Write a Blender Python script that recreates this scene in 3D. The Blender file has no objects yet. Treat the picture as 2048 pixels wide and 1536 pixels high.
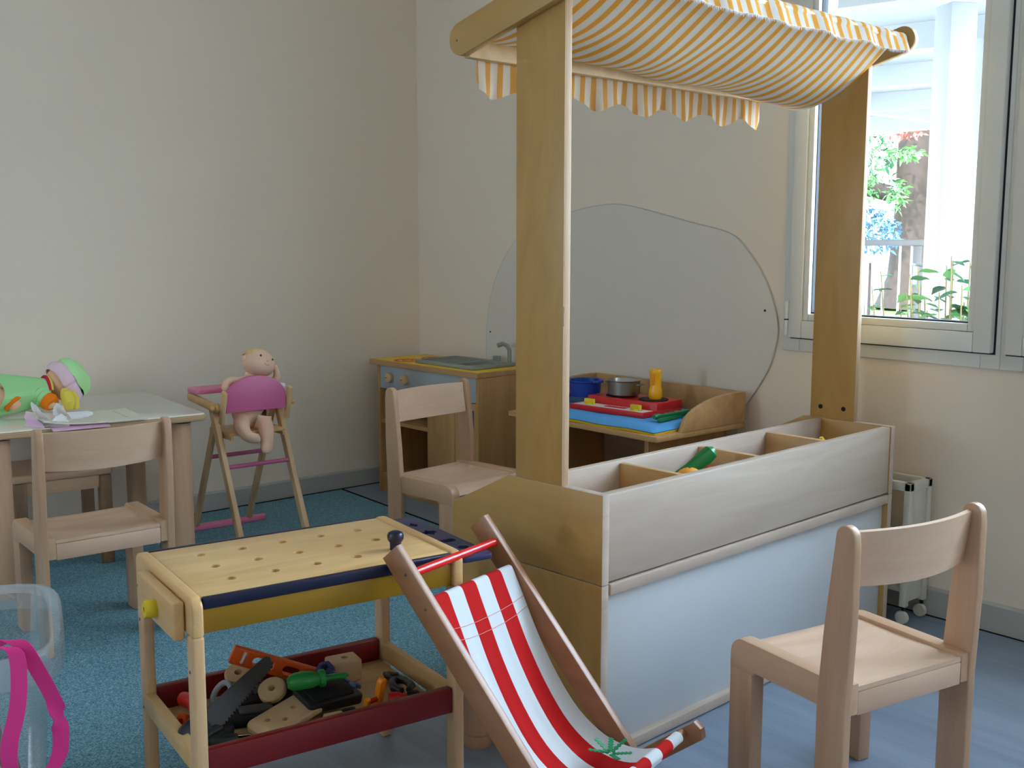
import bpy, bmesh, math, random
from math import pi, sin, cos, radians as rad
from mathutils import Vector, Matrix, Euler

random.seed(7)
scene = bpy.context.scene
COL = scene.collection

# ------------------------------------------------------------------ camera
CAM_H = 1.2
YAW, PITCH, ROLL, FPX = 0.858108, 0.132246, 0.001364, 2205.3
fwd = Vector((-sin(YAW) * cos(PITCH), cos(YAW) * cos(PITCH), -sin(PITCH)))
rgt = Vector((cos(YAW), sin(YAW), 0.0))
upv = rgt.cross(fwd)
rgt, upv = cos(ROLL) * rgt + sin(ROLL) * upv, -sin(ROLL) * rgt + cos(ROLL) * upv
cam_data = bpy.data.cameras.new('camera')
cam_data.sensor_width = 36.0
cam_data.lens = FPX / 2048 * 36.0
cam_data.clip_start = 0.02
cam = bpy.data.objects.new('camera', cam_data)
cam.matrix_world = Matrix((
    (rgt.x, upv.x, -fwd.x, 0.0), (rgt.y, upv.y, -fwd.y, 0.0),
    (rgt.z, upv.z, -fwd.z, CAM_H), (0, 0, 0, 1)))
COL.objects.link(cam)
scene.camera = cam

# ------------------------------------------------------------------ world, sun, exposure
world = bpy.data.worlds.new('world')
scene.world = world
world.use_nodes = True
bg = world.node_tree.nodes['Background']
bg.inputs['Color'].default_value = (0.60, 0.80, 1.0, 1)
bg.inputs['Strength'].default_value = 12.0

sun_data = bpy.data.lights.new('sun', 'SUN')
sun_data.energy = 9.0
sun_data.angle = rad(0.6)
sun_data.color = (1.0, 0.97, 0.92)
sun = bpy.data.objects.new('sun', sun_data)
sun.rotation_euler = (rad(38), 0, rad(28))          # from behind the house, onto the garden
sun.location = (-3, -6, 9)
COL.objects.link(sun)

vs = scene.view_settings
vs.view_transform = 'Standard'
vs.look = 'None'
vs.gamma = 1.0
vs.exposure = 1.28
vs.use_curve_mapping = False
scene.cycles.max_bounces = 10
scene.cycles.diffuse_bounces = 7
scene.cycles.transparent_max_bounces = 16

# room extents (metres)
XL, XR, YF, YB, ZC = -4.47, 2.1, -2.4, 3.25, 2.95
WZ0, WZ1 = 0.81, 2.50                                # window openings, sill and head
WINDOWS = [(-2.297, -1.5225), (-1.5225, -0.748), (-0.748, 0.02), (0.30, 1.07), (1.07, 1.84)]


REAR_FILL = (-3.3, -2.8, 0.95, 1.85)                      # unseen opening added as fill light: x0, x1, z0, z1


def portal(x0, x1):
    d = bpy.data.lights.new('window_portal', 'AREA')
    d.shape = 'RECTANGLE'
    d.size = x1 - x0
    d.size_y = WZ1 - WZ0
    d.cycles.is_portal = True
    o = bpy.data.objects.new('window_portal', d)
    o.location = ((x0 + x1) / 2, YB + 0.17, (WZ0 + WZ1) / 2)
    o.rotation_euler = (rad(-90), 0, 0)              # -Z of the light into the room (-Y)
    COL.objects.link(o)


for _w in WINDOWS:
    portal(*_w)
_d = bpy.data.lights.new('window_portal', 'AREA')  # portal of the added rear fill opening
_d.shape = 'RECTANGLE'
_d.size, _d.size_y = REAR_FILL[1] - REAR_FILL[0], REAR_FILL[3] - REAR_FILL[2]
_d.cycles.is_portal = True
_o = bpy.data.objects.new('window_portal', _d)
_o.location = ((REAR_FILL[0] + REAR_FILL[1]) / 2, YF - 0.15, (REAR_FILL[2] + REAR_FILL[3]) / 2)
_o.rotation_euler = (rad(90), 0, 0)
COL.objects.link(_o)

# ------------------------------------------------------------------ materials
MATS = {}


def srgb(r, g, b):
    def f(c):
        c /= 255.0
        return c / 12.92 if c <= 0.04045 else ((c + 0.055) / 1.055) ** 2.4
    return (f(r), f(g), f(b), 1.0)


def new_mat(name):
    m = bpy.data.materials.new(name)
    m.use_nodes = True
    MATS[name] = m
    nt = m.node_tree
    return m, nt, nt.nodes['Principled BSDF']


def plain(name, rgb, rough=0.5, spec=0.5, metal=0.0, bump=0.0, bscale=200.0, vary=0.0, coat=0.0):
    m, nt, p = new_mat(name)
    c = srgb(*rgb)
    p.inputs['Base Color'].default_value = c
    p.inputs['Roughness'].default_value = rough
    p.inputs['Specular IOR Level'].default_value = spec
    p.inputs['Metallic'].default_value = metal
    p.inputs['Coat Weight'].default_value = coat
    if bump or vary:
        tc = nt.nodes.new('ShaderNodeTexCoord')
        n = nt.nodes.new('ShaderNodeTexNoise')
        n.inputs['Scale'].default_value = bscale
        n.inputs['Detail'].default_value = 4
        nt.links.new(tc.outputs['Object'], n.inputs['Vector'])
        if bump:
            b = nt.nodes.new('ShaderNodeBump')
            b.inputs['Strength'].default_value = bump
            b.inputs['Distance'].default_value = 0.002
            nt.links.new(n.outputs['Fac'], b.inputs['Height'])
            nt.links.new(b.outputs['Normal'], p.inputs['Normal'])
        if vary:
            mix = nt.nodes.new('ShaderNodeMix')
            mix.data_type = 'RGBA'
            mix.inputs[6].default_value = tuple(v * (1 - vary) for v in c[:3]) + (1,)
            mix.inputs[7].default_value = tuple(min(1, v * (1 + vary)) for v in c[:3]) + (1,)
            nt.links.new(n.outputs['Fac'], mix.inputs[0])
            nt.links.new(mix.outputs[2], p.inputs['Base Color'])
    return m


def wood(name, c1, c2, axis='Y', rough=0.42, scale=9.0, dist=1.2, stretch=14.0, fine=0.25):
    """procedural timber, grain running along one object axis"""
    m, nt, p = new_mat(name)
    L = nt.links.new
    tc = nt.nodes.new('ShaderNodeTexCoord')
    mp = nt.nodes.new('ShaderNodeMapping')
    s = [scale] * 3
    s['XYZ'.index(axis)] = scale / stretch
    mp.inputs['Scale'].default_value = s
    L(tc.outputs['Object'], mp.inputs['Vector'])
    n1 = nt.nodes.new('ShaderNodeTexNoise')
    n1.inputs['Scale'].default_value = 1.6
    n1.inputs['Detail'].default_value = 6
    n1.inputs['Distortion'].default_value = dist
    L(mp.outputs['Vector'], n1.inputs['Vector'])
    n2 = nt.nodes.new('ShaderNodeTexNoise')
    n2.inputs['Scale'].default_value = 26.0
    n2.inputs['Detail'].default_value = 3
    L(mp.outputs['Vector'], n2.inputs['Vector'])
    ad = nt.nodes.new('ShaderNodeMath')
    ad.operation = 'MULTIPLY_ADD'
    ad.inputs[1].default_value = fine
    L(n2.outputs['Fac'], ad.inputs[0])
    L(n1.outputs['Fac'], ad.inputs[2])
    cr = nt.nodes.new('ShaderNodeValToRGB')
    cr.color_ramp.elements[0].position = 0.38
    cr.color_ramp.elements[0].color = srgb(*c1)
    cr.color_ramp.elements[1].position = 0.82
    cr.color_ramp.elements[1].color = srgb(*c2)
    L(ad.outputs[0], cr.inputs['Fac'])
    L(cr.outputs['Color'], p.inputs['Base Color'])
    p.inputs['Roughness'].default_value = rough
    b = nt.nodes.new('ShaderNodeBump')
    b.inputs['Strength'].default_value = 0.05
    b.inputs['Distance'].default_value = 0.001
    L(n2.outputs['Fac'], b.inputs['Height'])
    L(b.outputs['Normal'], p.inputs['Normal'])
    return m


def stripes(name, ca, cb, axis, period, duty=0.5, rough=0.9, offset=0.0, line=None, soft=0.02, weave=900.0):
    """woven or laminated stripes across one object axis"""
    m, nt, p = new_mat(name)
    L = nt.links.new
    tc = nt.nodes.new('ShaderNodeTexCoord')
    sp = nt.nodes.new('ShaderNodeSeparateXYZ')
    L(tc.outputs['Object'], sp.inputs[0])
    ma = nt.nodes.new('ShaderNodeMath')
    ma.operation = 'MULTIPLY_ADD'
    ma.inputs[1].default_value = 1.0 / period
    ma.inputs[2].default_value = offset + 100.0
    L(sp.outputs['XYZ'.index(axis)], ma.inputs[0])
    fr = nt.nodes.new('ShaderNodeMath')
    fr.operation = 'FRACT'
    L(ma.outputs[0], fr.inputs[0])
    cr = nt.nodes.new('ShaderNodeValToRGB')
    r = cr.color_ramp
    r.elements[0].position = 0.0
    r.elements[0].color = srgb(*ca)
    r.elements[1].position = duty - soft
    r.elements[1].color = srgb(*ca)
    e = r.elements.new(duty)
    e.color = srgb(*cb)
    if line:
        for ps, cc in ((duty + 0.055, cb), (duty + 0.065, line), (duty + 0.085, line), (duty + 0.095, cb),
                       (0.905, cb), (0.915, line), (0.935, line), (0.945, cb)):
            e = r.elements.new(ps)
            e.color = srgb(*cc)
    e = r.elements.new(1.0 - soft)
    e.color = srgb(*cb)
    e = r.elements.new(1.0)
    e.color = srgb(*ca)
    L(fr.outputs[0], cr.inputs['Fac'])
    L(cr.outputs['Color'], p.inputs['Base Color'])
    p.inputs['Roughness'].default_value = rough
    p.inputs['Specular IOR Level'].default_value = 0.2
    n = nt.nodes.new('ShaderNodeTexNoise')
    n.inputs['Scale'].default_value = weave
    L(tc.outputs['Object'], n.inputs['Vector'])
    b = nt.nodes.new('ShaderNodeBump')
    b.inputs['Strength'].default_value = 0.15
    b.inputs['Distance'].default_value = 0.001
    L(n.outputs['Fac'], b.inputs['Height'])
    L(b.outputs['Normal'], p.inputs['Normal'])
    return m


def translucent_cloth(m, amount):
    """let a thin cloth pass some of the light that falls on its other side"""
    nt = m.node_tree
    p = nt.nodes['Principled BSDF']
    out = [n for n in nt.nodes if n.type == 'OUTPUT_MATERIAL'][0]
    tr = nt.nodes.new('ShaderNodeBsdfTranslucent')
    src = p.inputs['Base Color'].links[0].from_socket
    nt.links.new(src, tr.inputs['Color'])
    mx = nt.nodes.new('ShaderNodeMixShader')
    mx.inputs['Fac'].default_value = amount
    nt.links.new(p.outputs[0], mx.inputs[1])
    nt.links.new(tr.outputs[0], mx.inputs[2])
    nt.links.new(mx.outputs[0], out.inputs['Surface'])


def clear_film(name, tint, opacity, rough=0.1, gloss=0.5):
    """clear plastic or glass sheet: mostly see-through with a milky body and a gloss"""
    m = bpy.data.materials.new(name)
    m.use_nodes = True
    MATS[name] = m
    nt = m.node_tree
    nt.nodes.remove(nt.nodes['Principled BSDF'])
    out = [n for n in nt.nodes if n.type == 'OUTPUT_MATERIAL'][0]
    tr = nt.nodes.new('ShaderNodeBsdfTransparent')
    df = nt.nodes.new('ShaderNodeBsdfDiffuse')
    df.inputs['Color'].default_value = srgb(*tint)
    mx = nt.nodes.new('ShaderNodeMixShader')
    mx.inputs['Fac'].default_value = opacity
    nt.links.new(tr.outputs[0], mx.inputs[1])
    nt.links.new(df.outputs[0], mx.inputs[2])
    gl = nt.nodes.new('ShaderNodeBsdfGlossy')
    gl.inputs['Roughness'].default_value = rough
    fr = nt.nodes.new('ShaderNodeFresnel')
    fr.inputs['IOR'].default_value = 1.45
    mu = nt.nodes.new('ShaderNodeMath')
    mu.operation = 'MULTIPLY'
    mu.inputs[1].default_value = gloss
    nt.links.new(fr.outputs[0], mu.inputs[0])
    m2 = nt.nodes.new('ShaderNodeMixShader')
    nt.links.new(mu.outputs[0], m2.inputs['Fac'])
    nt.links.new(mx.outputs[0], m2.inputs[1])
    nt.links.new(gl.outputs[0], m2.inputs[2])
    nt.links.new(m2.outputs[0], out.inputs['Surface'])
    return m


def speckle(name, cols, scale, rough=0.95, bump=0.4):
    """loop-pile carpet: speckled yarn colours"""
    m, nt, p = new_mat(name)
    L = nt.links.new
    tc = nt.nodes.new('ShaderNodeTexCoord')
    n = nt.nodes.new('ShaderNodeTexNoise')
    n.inputs['Scale'].default_value = scale
    n.inputs['Detail'].default_value = 3
    L(tc.outputs['Object'], n.inputs['Vector'])
    cr = nt.nodes.new('ShaderNodeValToRGB')
    r = cr.color_ramp
    k = len(cols)
    while len(r.elements) < k:
        r.elements.new(0.5)
    for i, c in enumerate(cols):
        r.elements[i].position = 0.3 + 0.4 * i / (k - 1)
        r.elements[i].color = srgb(*c)
    L(n.outputs['Fac'], cr.inputs['Fac'])
    L(cr.outputs['Color'], p.inputs['Base Color'])
    p.inputs['Roughness'].default_value = rough
    p.inputs['Specular IOR Level'].default_value = 0.1
    b = nt.nodes.new('ShaderNodeBump')
    b.inputs['Strength'].default_value = bump
    b.inputs['Distance'].default_value = 0.003
    L(n.outputs['Fac'], b.inputs['Height'])
    L(b.outputs['Normal'], p.inputs['Normal'])
    return m


plain('wall_paint', (236, 221, 204), 0.9, 0.2, bump=0.12, bscale=90)
plain('ceiling_paint', (246, 245, 240), 0.95, 0.2)
plain('baseboard_grey', (182, 180, 176), 0.5, 0.4)
plain('joint_dark', (40, 38, 36), 0.9, 0.1)
plain('window_white', (222, 221, 215), 0.45, 0.4)
plain('gasket', (30, 32, 44), 0.6, 0.3)
clear_film('window_glass', (240, 245, 250), 0.0, 0.02, 0.6)
plain('acrylic', (224, 215, 204), 0.45, 0.3)
plain('acrylic_edge', (190, 186, 178), 0.4, 0.4)
speckle('carpet_blue', [(68, 104, 122), (94, 136, 154), (120, 160, 174), (152, 188, 194)], 230)
plain('carpet_binding', (26, 28, 34), 0.9, 0.1)
wood('lino', (112, 128, 148), (138, 154, 174), 'X', rough=0.33, scale=5.0, stretch=16, fine=0.3)
wood('birch', (180, 138, 76), (192, 150, 86), 'Z', rough=0.4, scale=6.0, dist=2.6, stretch=3.5, fine=0.12)
wood('birch_flat', (180, 138, 76), (193, 151, 87), 'X', rough=0.4, scale=6.0, dist=2.2, stretch=5, fine=0.12)
wood('maple', (186, 168, 152), (200, 184, 170), 'Y', rough=0.33, scale=8.0, dist=2.0, stretch=9, fine=0.15)
wood('maple_rail', (184, 164, 150), (204, 186, 172), 'Y', rough=0.33, scale=9.0, stretch=16)
wood('birch_in', (188, 150, 100), (208, 172, 124), 'X', rough=0.45, scale=7.0, stretch=8)
stripes('ply_edge', (150, 108, 74), (206, 178, 146), 'Y', 0.0046, 0.42, rough=0.6, soft=0.15)
stripes('ply_edge_z', (168, 130, 92), (206, 176, 140), 'Z', 0.0052, 0.4, rough=0.6, soft=0.15)
plain('white_laminate', (204, 208, 214), 0.38, 0.5)
wood('beech', (178, 138, 108), (194, 156, 126), 'Z', rough=0.36, scale=8.0, stretch=12)
wood('beech_x', (200, 162, 134), (216, 182, 156), 'X', rough=0.32, scale=8.0, stretch=10)
wood('beech_y', (188, 148, 116), (204, 166, 136), 'Y', rough=0.36, scale=8.0, stretch=12)
wood('beech_round', (196, 152, 120), (210, 170, 138), 'Z', rough=0.45, scale=8.0, stretch=14)
wood('pine', (206, 160, 102), (228, 188, 132), 'Y', rough=0.35, scale=7.0, dist=1.6, stretch=8)
wood('pine_z', (200, 158, 112), (220, 182, 138), 'Z', rough=0.38, scale=8.0, stretch=12)
wood('pine_x', (200, 154, 98), (226, 186, 130), 'X', rough=0.38, scale=8.0, stretch=12)
wood('deck_wood', (140, 92, 58), (164, 112, 74), 'X', rough=0.35, scale=8.0, stretch=12)
wood('oak', (172, 128, 78), (196, 152, 100), 'Z', rough=0.45, scale=8.0, stretch=12)
wood('oak_x', (178, 134, 84), (200, 158, 106), 'X', rough=0.42, scale=8.0, stretch=12)
wood('oak_dark', (112, 82, 56), (136, 102, 72), 'X', rough=0.5, scale=8.0, stretch=12)
wood('raw_wood', (196, 158, 114), (216, 182, 140), 'X', rough=0.6, scale=9.0, stretch=10)
plain('table_top', (252, 250, 242), 0.16, 0.7, coat=0.5)
plain('black_rubber', (28, 27, 28), 0.6, 0.3)
plain('black_plastic', (33, 32, 34), 0.42, 0.45)
plain('saw_grey', (66, 62, 60), 0.5, 0.4)
plain('navy', (18, 20, 52), 0.3, 0.5)
plain('navy_flat', (44, 48, 86), 0.42, 0.4)
plain('yellow_paint', (150, 110, 4), 0.4, 0.45)
plain('yellow_plastic', (240, 186, 22), 0.35, 0.5)
plain('amber_plastic', (246, 176, 18), 0.25, 0.5)
plain('lemon', (224, 196, 40), 0.5, 0.4)
plain('red_paint', (120, 14, 18), 0.35, 0.5)
plain('red_rod', (222, 30, 24), 0.26, 0.55)
plain('red_plastic', (206, 30, 32), 0.35, 0.5)
plain('orange_plastic', (232, 92, 24), 0.4, 0.5)
plain('orange_bright', (246, 142, 28), 0.4, 0.5)
plain('green_plastic', (42, 146, 62), 0.4, 0.5)
plain('green_dark', (18, 112, 62), 0.35, 0.5)
plain('leaf_toy', (22, 150, 96), 0.45, 0.5)
plain('steel', (160, 158, 154), 0.28, 0.5, metal=1.0)
plain('chrome', (210, 212, 218), 0.12, 0.5, metal=1.0)
plain('screw_metal', (120, 118, 114), 0.35, 0.5, metal=1.0)
plain('blue_plastic', (22, 62, 160), 0.35, 0.5)
plain('blue_wrench', (60, 76, 122), 0.4, 0.5)
plain('violet_nut', (64, 62, 104), 0.5, 0.4)
plain('blue_fabric', (92, 160, 218), 0.9, 0.15, bump=0.15, bscale=260)
plain('mat_yellow', (216, 176, 40), 0.9, 0.15)
plain('grey_panel', (168, 174, 180), 0.45, 0.4)
plain('sink_grey', (148, 152, 146), 0.5, 0.4, bump=0.2, bscale=500, vary=0.12)
plain('kitchen_yellow', (236, 196, 48), 0.5, 0.4)
plain('print_red', (206, 60, 52), 0.5, 0.4)
plain('print_white', (220, 220, 218), 0.5, 0.4)
plain('pink_wood', (232, 128, 164), 0.4, 0.45)
plain('pink_dark', (206, 104, 148), 0.42, 0.45)
plain('skin_cloth', (232, 192, 168), 0.95, 0.1, bump=0.2, bscale=220)
plain('hair_cloth', (224, 196, 140), 0.95, 0.1, bump=0.5, bscale=160)
plain('eye_dark', (52, 60, 96), 0.4, 0.5)
plain('mouth_pink', (220, 128, 112), 0.8, 0.2)
plain('doll_peach', (238, 190, 158), 0.9, 0.1)
plain('dress_green', (170, 228, 160), 0.92, 0.12, bump=0.2, bscale=180)
plain('hat_green', (186, 240, 170), 0.95, 0.1, bump=0.4, bscale=260)
plain('hat_pink', (238, 206, 222), 0.92, 0.1, bump=0.2, bscale=220)
plain('doll_yellow', (232, 212, 92), 0.92, 0.1)
plain('cuff_orange', (246, 132, 34), 0.92, 0.1)
plain('collar_red', (210, 44, 70), 0.8, 0.2)
plain('paper_white', (238, 236, 236), 0.8, 0.2)
plain('paper_pink', (236, 196, 222), 0.8, 0.2)
plain('paper_cream', (230, 224, 208), 0.75, 0.2)
plain('ink_grey', (168, 164, 166), 0.8, 0.2)
plain('shiny_white', (240, 240, 244), 0.2, 0.5)
clear_film('bin_plastic', (222, 226, 232), 0.13, 0.22, 0.6)
clear_film('bin_rim', (226, 230, 236), 0.30, 0.22, 0.6)
plain('strap_pink', (232, 64, 148), 0.8, 0.2, bump=0.35, bscale=700)
plain('pouch_slate', (76, 92, 122), 0.7, 0.3)
plain('teal_plastic', (40, 150, 170), 0.5, 0.4)
plain('brown_cloth', (150, 118, 110), 0.95, 0.1, bump=0.4, bscale=60)
plain('dark_cloth', (66, 58, 66), 0.95, 0.1, bump=0.4, bscale=60)
plain('trolley_white', (212, 208, 194), 0.5, 0.4)
stripes('awning_cloth', (216, 148, 52), (208, 200, 190), 'Y', 0.043, 0.44, offset=0.1, line=(224, 190, 140))
translucent_cloth(MATS['awning_cloth'], 0.14)
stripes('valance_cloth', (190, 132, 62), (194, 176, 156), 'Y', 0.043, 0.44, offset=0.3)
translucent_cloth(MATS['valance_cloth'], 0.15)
stripes('deck_cloth', (206, 30, 30), (232, 236, 240), 'Y', 0.0917, 0.5, offset=0.0, soft=0.01)
translucent_cloth(MATS['deck_cloth'], 0.2)
plain('thread', (226, 150, 140), 0.9, 0.1)
plain('fringe', (234, 236, 238), 0.95, 0.1)
plain('cucumber', (26, 120, 60), 0.28, 0.5)
plain('orange_fruit', (240, 160, 50), 0.5, 0.4, bump=0.2, bscale=120)
plain('tomato', (170, 60, 44), 0.3, 0.5)
plain('porch_white', (128, 130, 132), 0.7, 0.3)
plain('garden_ground', (166, 164, 156), 0.9, 0.1, vary=0.15, bscale=3)
plain('grass', (60, 104, 34), 0.9, 0.1, vary=0.3, bscale=20)
plain('bark', (44, 37, 34), 0.95, 0.1, bump=1.0, bscale=14, vary=0.4)
plain('leaf_green', (30, 70, 38), 0.55, 0.4, vary=0.3, bscale=9)
plain('leaf_pale', (72, 116, 62), 0.5, 0.4, vary=0.3, bscale=9)
plain('leaf_bluish', (44, 78, 96), 0.7, 0.3, vary=0.3, bscale=3)
plain('leaf_red', (150, 60, 52), 0.7, 0.3)
plain('twig', (110, 98, 66), 0.8, 0.2)
plain('rail_grey', (70, 66, 64), 0.6, 0.4)
plain('box_grey', (78, 78, 80), 0.6, 0.4)


# book picture: blotches of printed colour on paper
def picture_mat():
    m, nt, p = new_mat('picture_print')
    L = nt.links.new
    tc = nt.nodes.new('ShaderNodeTexCoord')
    n = nt.nodes.new('ShaderNodeTexNoise')
    n.inputs['Scale'].default_value = 17
    n.inputs['Detail'].default_value = 3
    n.inputs['Distortion'].default_value = 0.6
    L(tc.outputs['Object'], n.inputs['Vector'])
    cr = nt.nodes.new('ShaderNodeValToRGB')
    r = cr.color_ramp
    cols = [(0.30, (206, 170, 104)), (0.42, (96, 92, 66)), (0.5, (126, 138, 122)), (0.56, (214, 216, 208)),
            (0.62, (206, 110, 130)), (0.70, (84, 140, 196))]
    while len(r.elements) < len(cols):
        r.elements.new(0.5)
    for e, (ps, c) in zip(r.elements, cols):
        e.position = ps
        e.color = srgb(*c)
    L(n.outputs['Fac'], cr.inputs['Fac'])
    L(cr.outputs['Color'], p.inputs['Base Color'])
    p.inputs['Roughness'].default_value = 0.5
    return m


picture_mat()


# ------------------------------------------------------------------ mesh building
class B:
    """collects shapes; build() links them as ONE mesh object"""

    def __init__(self):
        self.bm = bmesh.new()

    def _take(self, t, mi=0, M=None):
        if M is not None:
            t.transform(M)
        for f in t.faces:
            f.material_index = mi
        me = bpy.data.meshes.new('t')
        t.to_mesh(me)
        t.free()
        self.bm.from_mesh(me)
        bpy.data.meshes.remove(me)
        return self

    def box(self, x0, x1, y0, y1, z0, z1, bev=0.002, mi=0, M=None, seg=2, sides=None):
        t = bmesh.new()
        bmesh.ops.create_cube(t, size=1.0)
        for v in t.verts:
            v.co = Vector(((x0 + x1) / 2 + v.co.x * (x1 - x0), (y0 + y1) / 2 + v.co.y * (y1 - y0),
                           (z0 + z1) / 2 + v.co.z * (z1 - z0)))
        if bev > 0:
            bev = min(bev, 0.45 * min(abs(x1 - x0), abs(y1 - y0), abs(z1 - z0)))
            bmesh.ops.bevel(t, geom=list(t.edges), offset=bev, segments=seg, affect='EDGES', profile=0.5)
        self._take(t, mi, M)
        return self

    def prism(self, pts, axis, a0, a1, bev=0.0015, mi=0, M=None, seg=2, side_mi=None):
        """outline extruded along an axis; outline coords: X->(y,z)  Y->(x,z)  Z->(x,y)"""
        t = bmesh.new()

        def co(p, a):
            return {'X': (a, p[0], p[1]), 'Y': (p[0], a, p[1]), 'Z': (p[0], p[1], a)}[axis]
        lo = [t.verts.new(co(p, a0)) for p in pts]
        hi = [t.verts.new(co(p, a1)) for p in pts]
        n = len(pts)
        caps = [t.faces.new(lo), t.faces.new(list(reversed(hi)))]
        sides = []
        for i in range(n):
            sides.append(t.faces.new((lo[i], hi[i], hi[(i + 1) % n], lo[(i + 1) % n])))
        bmesh.ops.recalc_face_normals(t, faces=list(t.faces))
        if bev > 0:
            es = [e for f in caps for e in f.edges]
            bmesh.ops.bevel(t, geom=es, offset=bev, segments=seg, affect='EDGES', profile=0.5)
        self._take(t, mi, M)
        return self

    def tube(self, pts, r, seg=12, mi=0, M=None, caps=True, squash=None):
        pts = [Vector(p) for p in pts]
        n = len(pts)
        rs = r if isinstance(r, (list, tuple)) else [r] * n
        t = bmesh.new()
        rings = []
        prev = None
        for i, p in enumerate(pts):
            d = (pts[min(i + 1, n - 1)] - pts[max(i - 1, 0)]).normalized()
            ref = prev if prev is not None else (Vector((0, 0, 1)) if abs(d.z) < 0.9 else Vector((1, 0, 0)))
            a = (ref - d * ref.dot(d)).normalized()
            b = d.cross(a)
            prev = a
            sq = squash if squash else 1.0
            rings.append([t.verts.new(p + (a * cos(2 * pi * k / seg) * sq + b * sin(2 * pi * k / seg)) * rs[i])
                          for k in range(seg)])
        for i in range(n - 1):
            for k in range(seg):
                t.faces.new((rings[i][k], rings[i][(k + 1) % seg], rings[i + 1][(k + 1) % seg], rings[i + 1][k]))
        if caps:
            t.faces.new(list(reversed(rings[0])))
            t.faces.new(rings[-1])
        bmesh.ops.recalc_face_normals(t, faces=list(t.faces))
        return self._take(t, mi, M)

    def lathe(self, prof, seg=24, mi=0, M=None, close=True):
        """profile of (radius, z) turned about z"""
        t = bmesh.new()
        rings = []
        for r, z in prof:
            if r < 1e-6:
                rings.append([t.verts.new((0, 0, z))])
            else:
                rings.append([t.verts.new((r * cos(2 * pi * k / seg), r * sin(2 * pi * k / seg), z)) for k in range(seg)])
        for a, b in zip(rings, rings[1:]):
            for k in range(seg):
                k2 = (k + 1) % seg
                if len(a) == 1 and len(b) == 1:
                    continue
                if len(a) == 1:
                    t.faces.new((a[0], b[k], b[k2]))
                elif len(b) == 1:
                    t.faces.new((a[k], a[k2], b[0]))
                else:
                    t.faces.new((a[k], a[k2], b[k2], b[k]))
        if close:
            for rg, rev in ((rings[0], True), (rings[-1], False)):
                if len(rg) > 1:
                    t.faces.new(list(reversed(rg)) if rev else rg)
        bmesh.ops.recalc_face_normals(t, faces=list(t.faces))
        return self._take(t, mi, M)

    def grid(self, fn, nu, nv, thick=0.0, mi=0, M=None):
        """surface fn(u,v) -> point, optionally given a thickness along its normals"""
        t = bmesh.new()
        vs_ = [[t.verts.new(fn(i / nu, j / nv)) for j in range(nv + 1)] for i in range(nu + 1)]
        for i in range(nu):
            for j in range(nv):
                t.faces.new((vs_[i][j], vs_[i + 1][j], vs_[i + 1][j + 1], vs_[i][j + 1]))
        bmesh.ops.recalc_face_normals(t, faces=list(t.faces))
        if thick:
            bmesh.ops.solidify(t, geom=list(t.faces), thickness=thick)
            bmesh.ops.recalc_face_normals(t, faces=list(t.faces))
        return self._take(t, mi, M)

    def ball(self, c, r, mi=0, seg=16, M=None):
        t = bmesh.new()
        bmesh.ops.create_uvsphere(t, u_segments=seg, v_segments=max(8, seg // 2 + 2), radius=1.0)
        rr = r if isinstance(r, (tuple, list)) else (r, r, r)
        for v in t.verts:
            v.co = Vector((c[0] + v.co.x * rr[0], c[1] + v.co.y * rr[1], c[2] + v.co.z * rr[2]))
        return self._take(t, mi, M)

    def build(self, name, mats, parent=None, angle=35, kind=None, label=None):
        me = bpy.data.meshes.new(name)
        self.bm.to_mesh(me)
        self.bm.free()
        if isinstance(mats, str):
            mats = [mats]
        for m in mats:
            me.materials.append(MATS[m])
        me.shade_smooth()
        me.set_sharp_from_angle(angle=rad(angle))
        o = bpy.data.objects.new(name, me)
        COL.objects.link(o)
        if parent is not None:
            o.parent = parent
        if kind:
            o['kind'] = kind
        if label:
            o['label'] = label
        return o


def thing(name, label, cat, loc=(0, 0, 0), rz=0.0, group=None, rot=None):
    o = bpy.data.objects.new(name, None)
    o.empty_display_size = 0.05
    COL.objects.link(o)
    o.location = loc
    o.rotation_euler = rot if rot is not None else (0, 0, rz)
    o['label'] = label
    o['category'] = cat
    if group:
        o['group'] = group
    return o


def tag(o, label, cat, group=None):
    o['label'] = label
    o['category'] = cat
    if group:
        o['group'] = group
    return o


def place(o, loc, rot=(0, 0, 0)):
    o.location = loc
    o.rotation_euler = rot
    return o


def dup_tree(root, loc, rz, label):
    r = root.copy()
    COL.objects.link(r)
    r.location = loc
    r.rotation_euler = (0, 0, rz)
    r['label'] = label
    for ch in list(root.children):
        c = ch.copy()
        COL.objects.link(c)
        c.parent = r
        for g in list(ch.children):
            d = g.copy()
            COL.objects.link(d)
            d.parent = c
    return r


def cut(o, cutter):
    """boolean difference of a mesh object with a bmesh-builder's shapes, applied"""
    c = cutter.build('cutter', ['joint_dark'], o.parent)
    md = o.modifiers.new('cut', 'BOOLEAN')
    md.operation = 'DIFFERENCE'
    md.solver = 'EXACT'
    md.object = c
    md.use_self = True
    bpy.context.view_layer.update()
    dg = bpy.context.evaluated_depsgraph_get()
    me = bpy.data.meshes.new_from_object(o.evaluated_get(dg))
    old = o.data
    o.modifiers.clear()
    o.data = me
    me.set_sharp_from_angle(angle=rad(35))
    bpy.data.meshes.remove(old)
    cm = c.data
    bpy.data.objects.remove(c)
    bpy.data.meshes.remove(cm)
    return o


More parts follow.
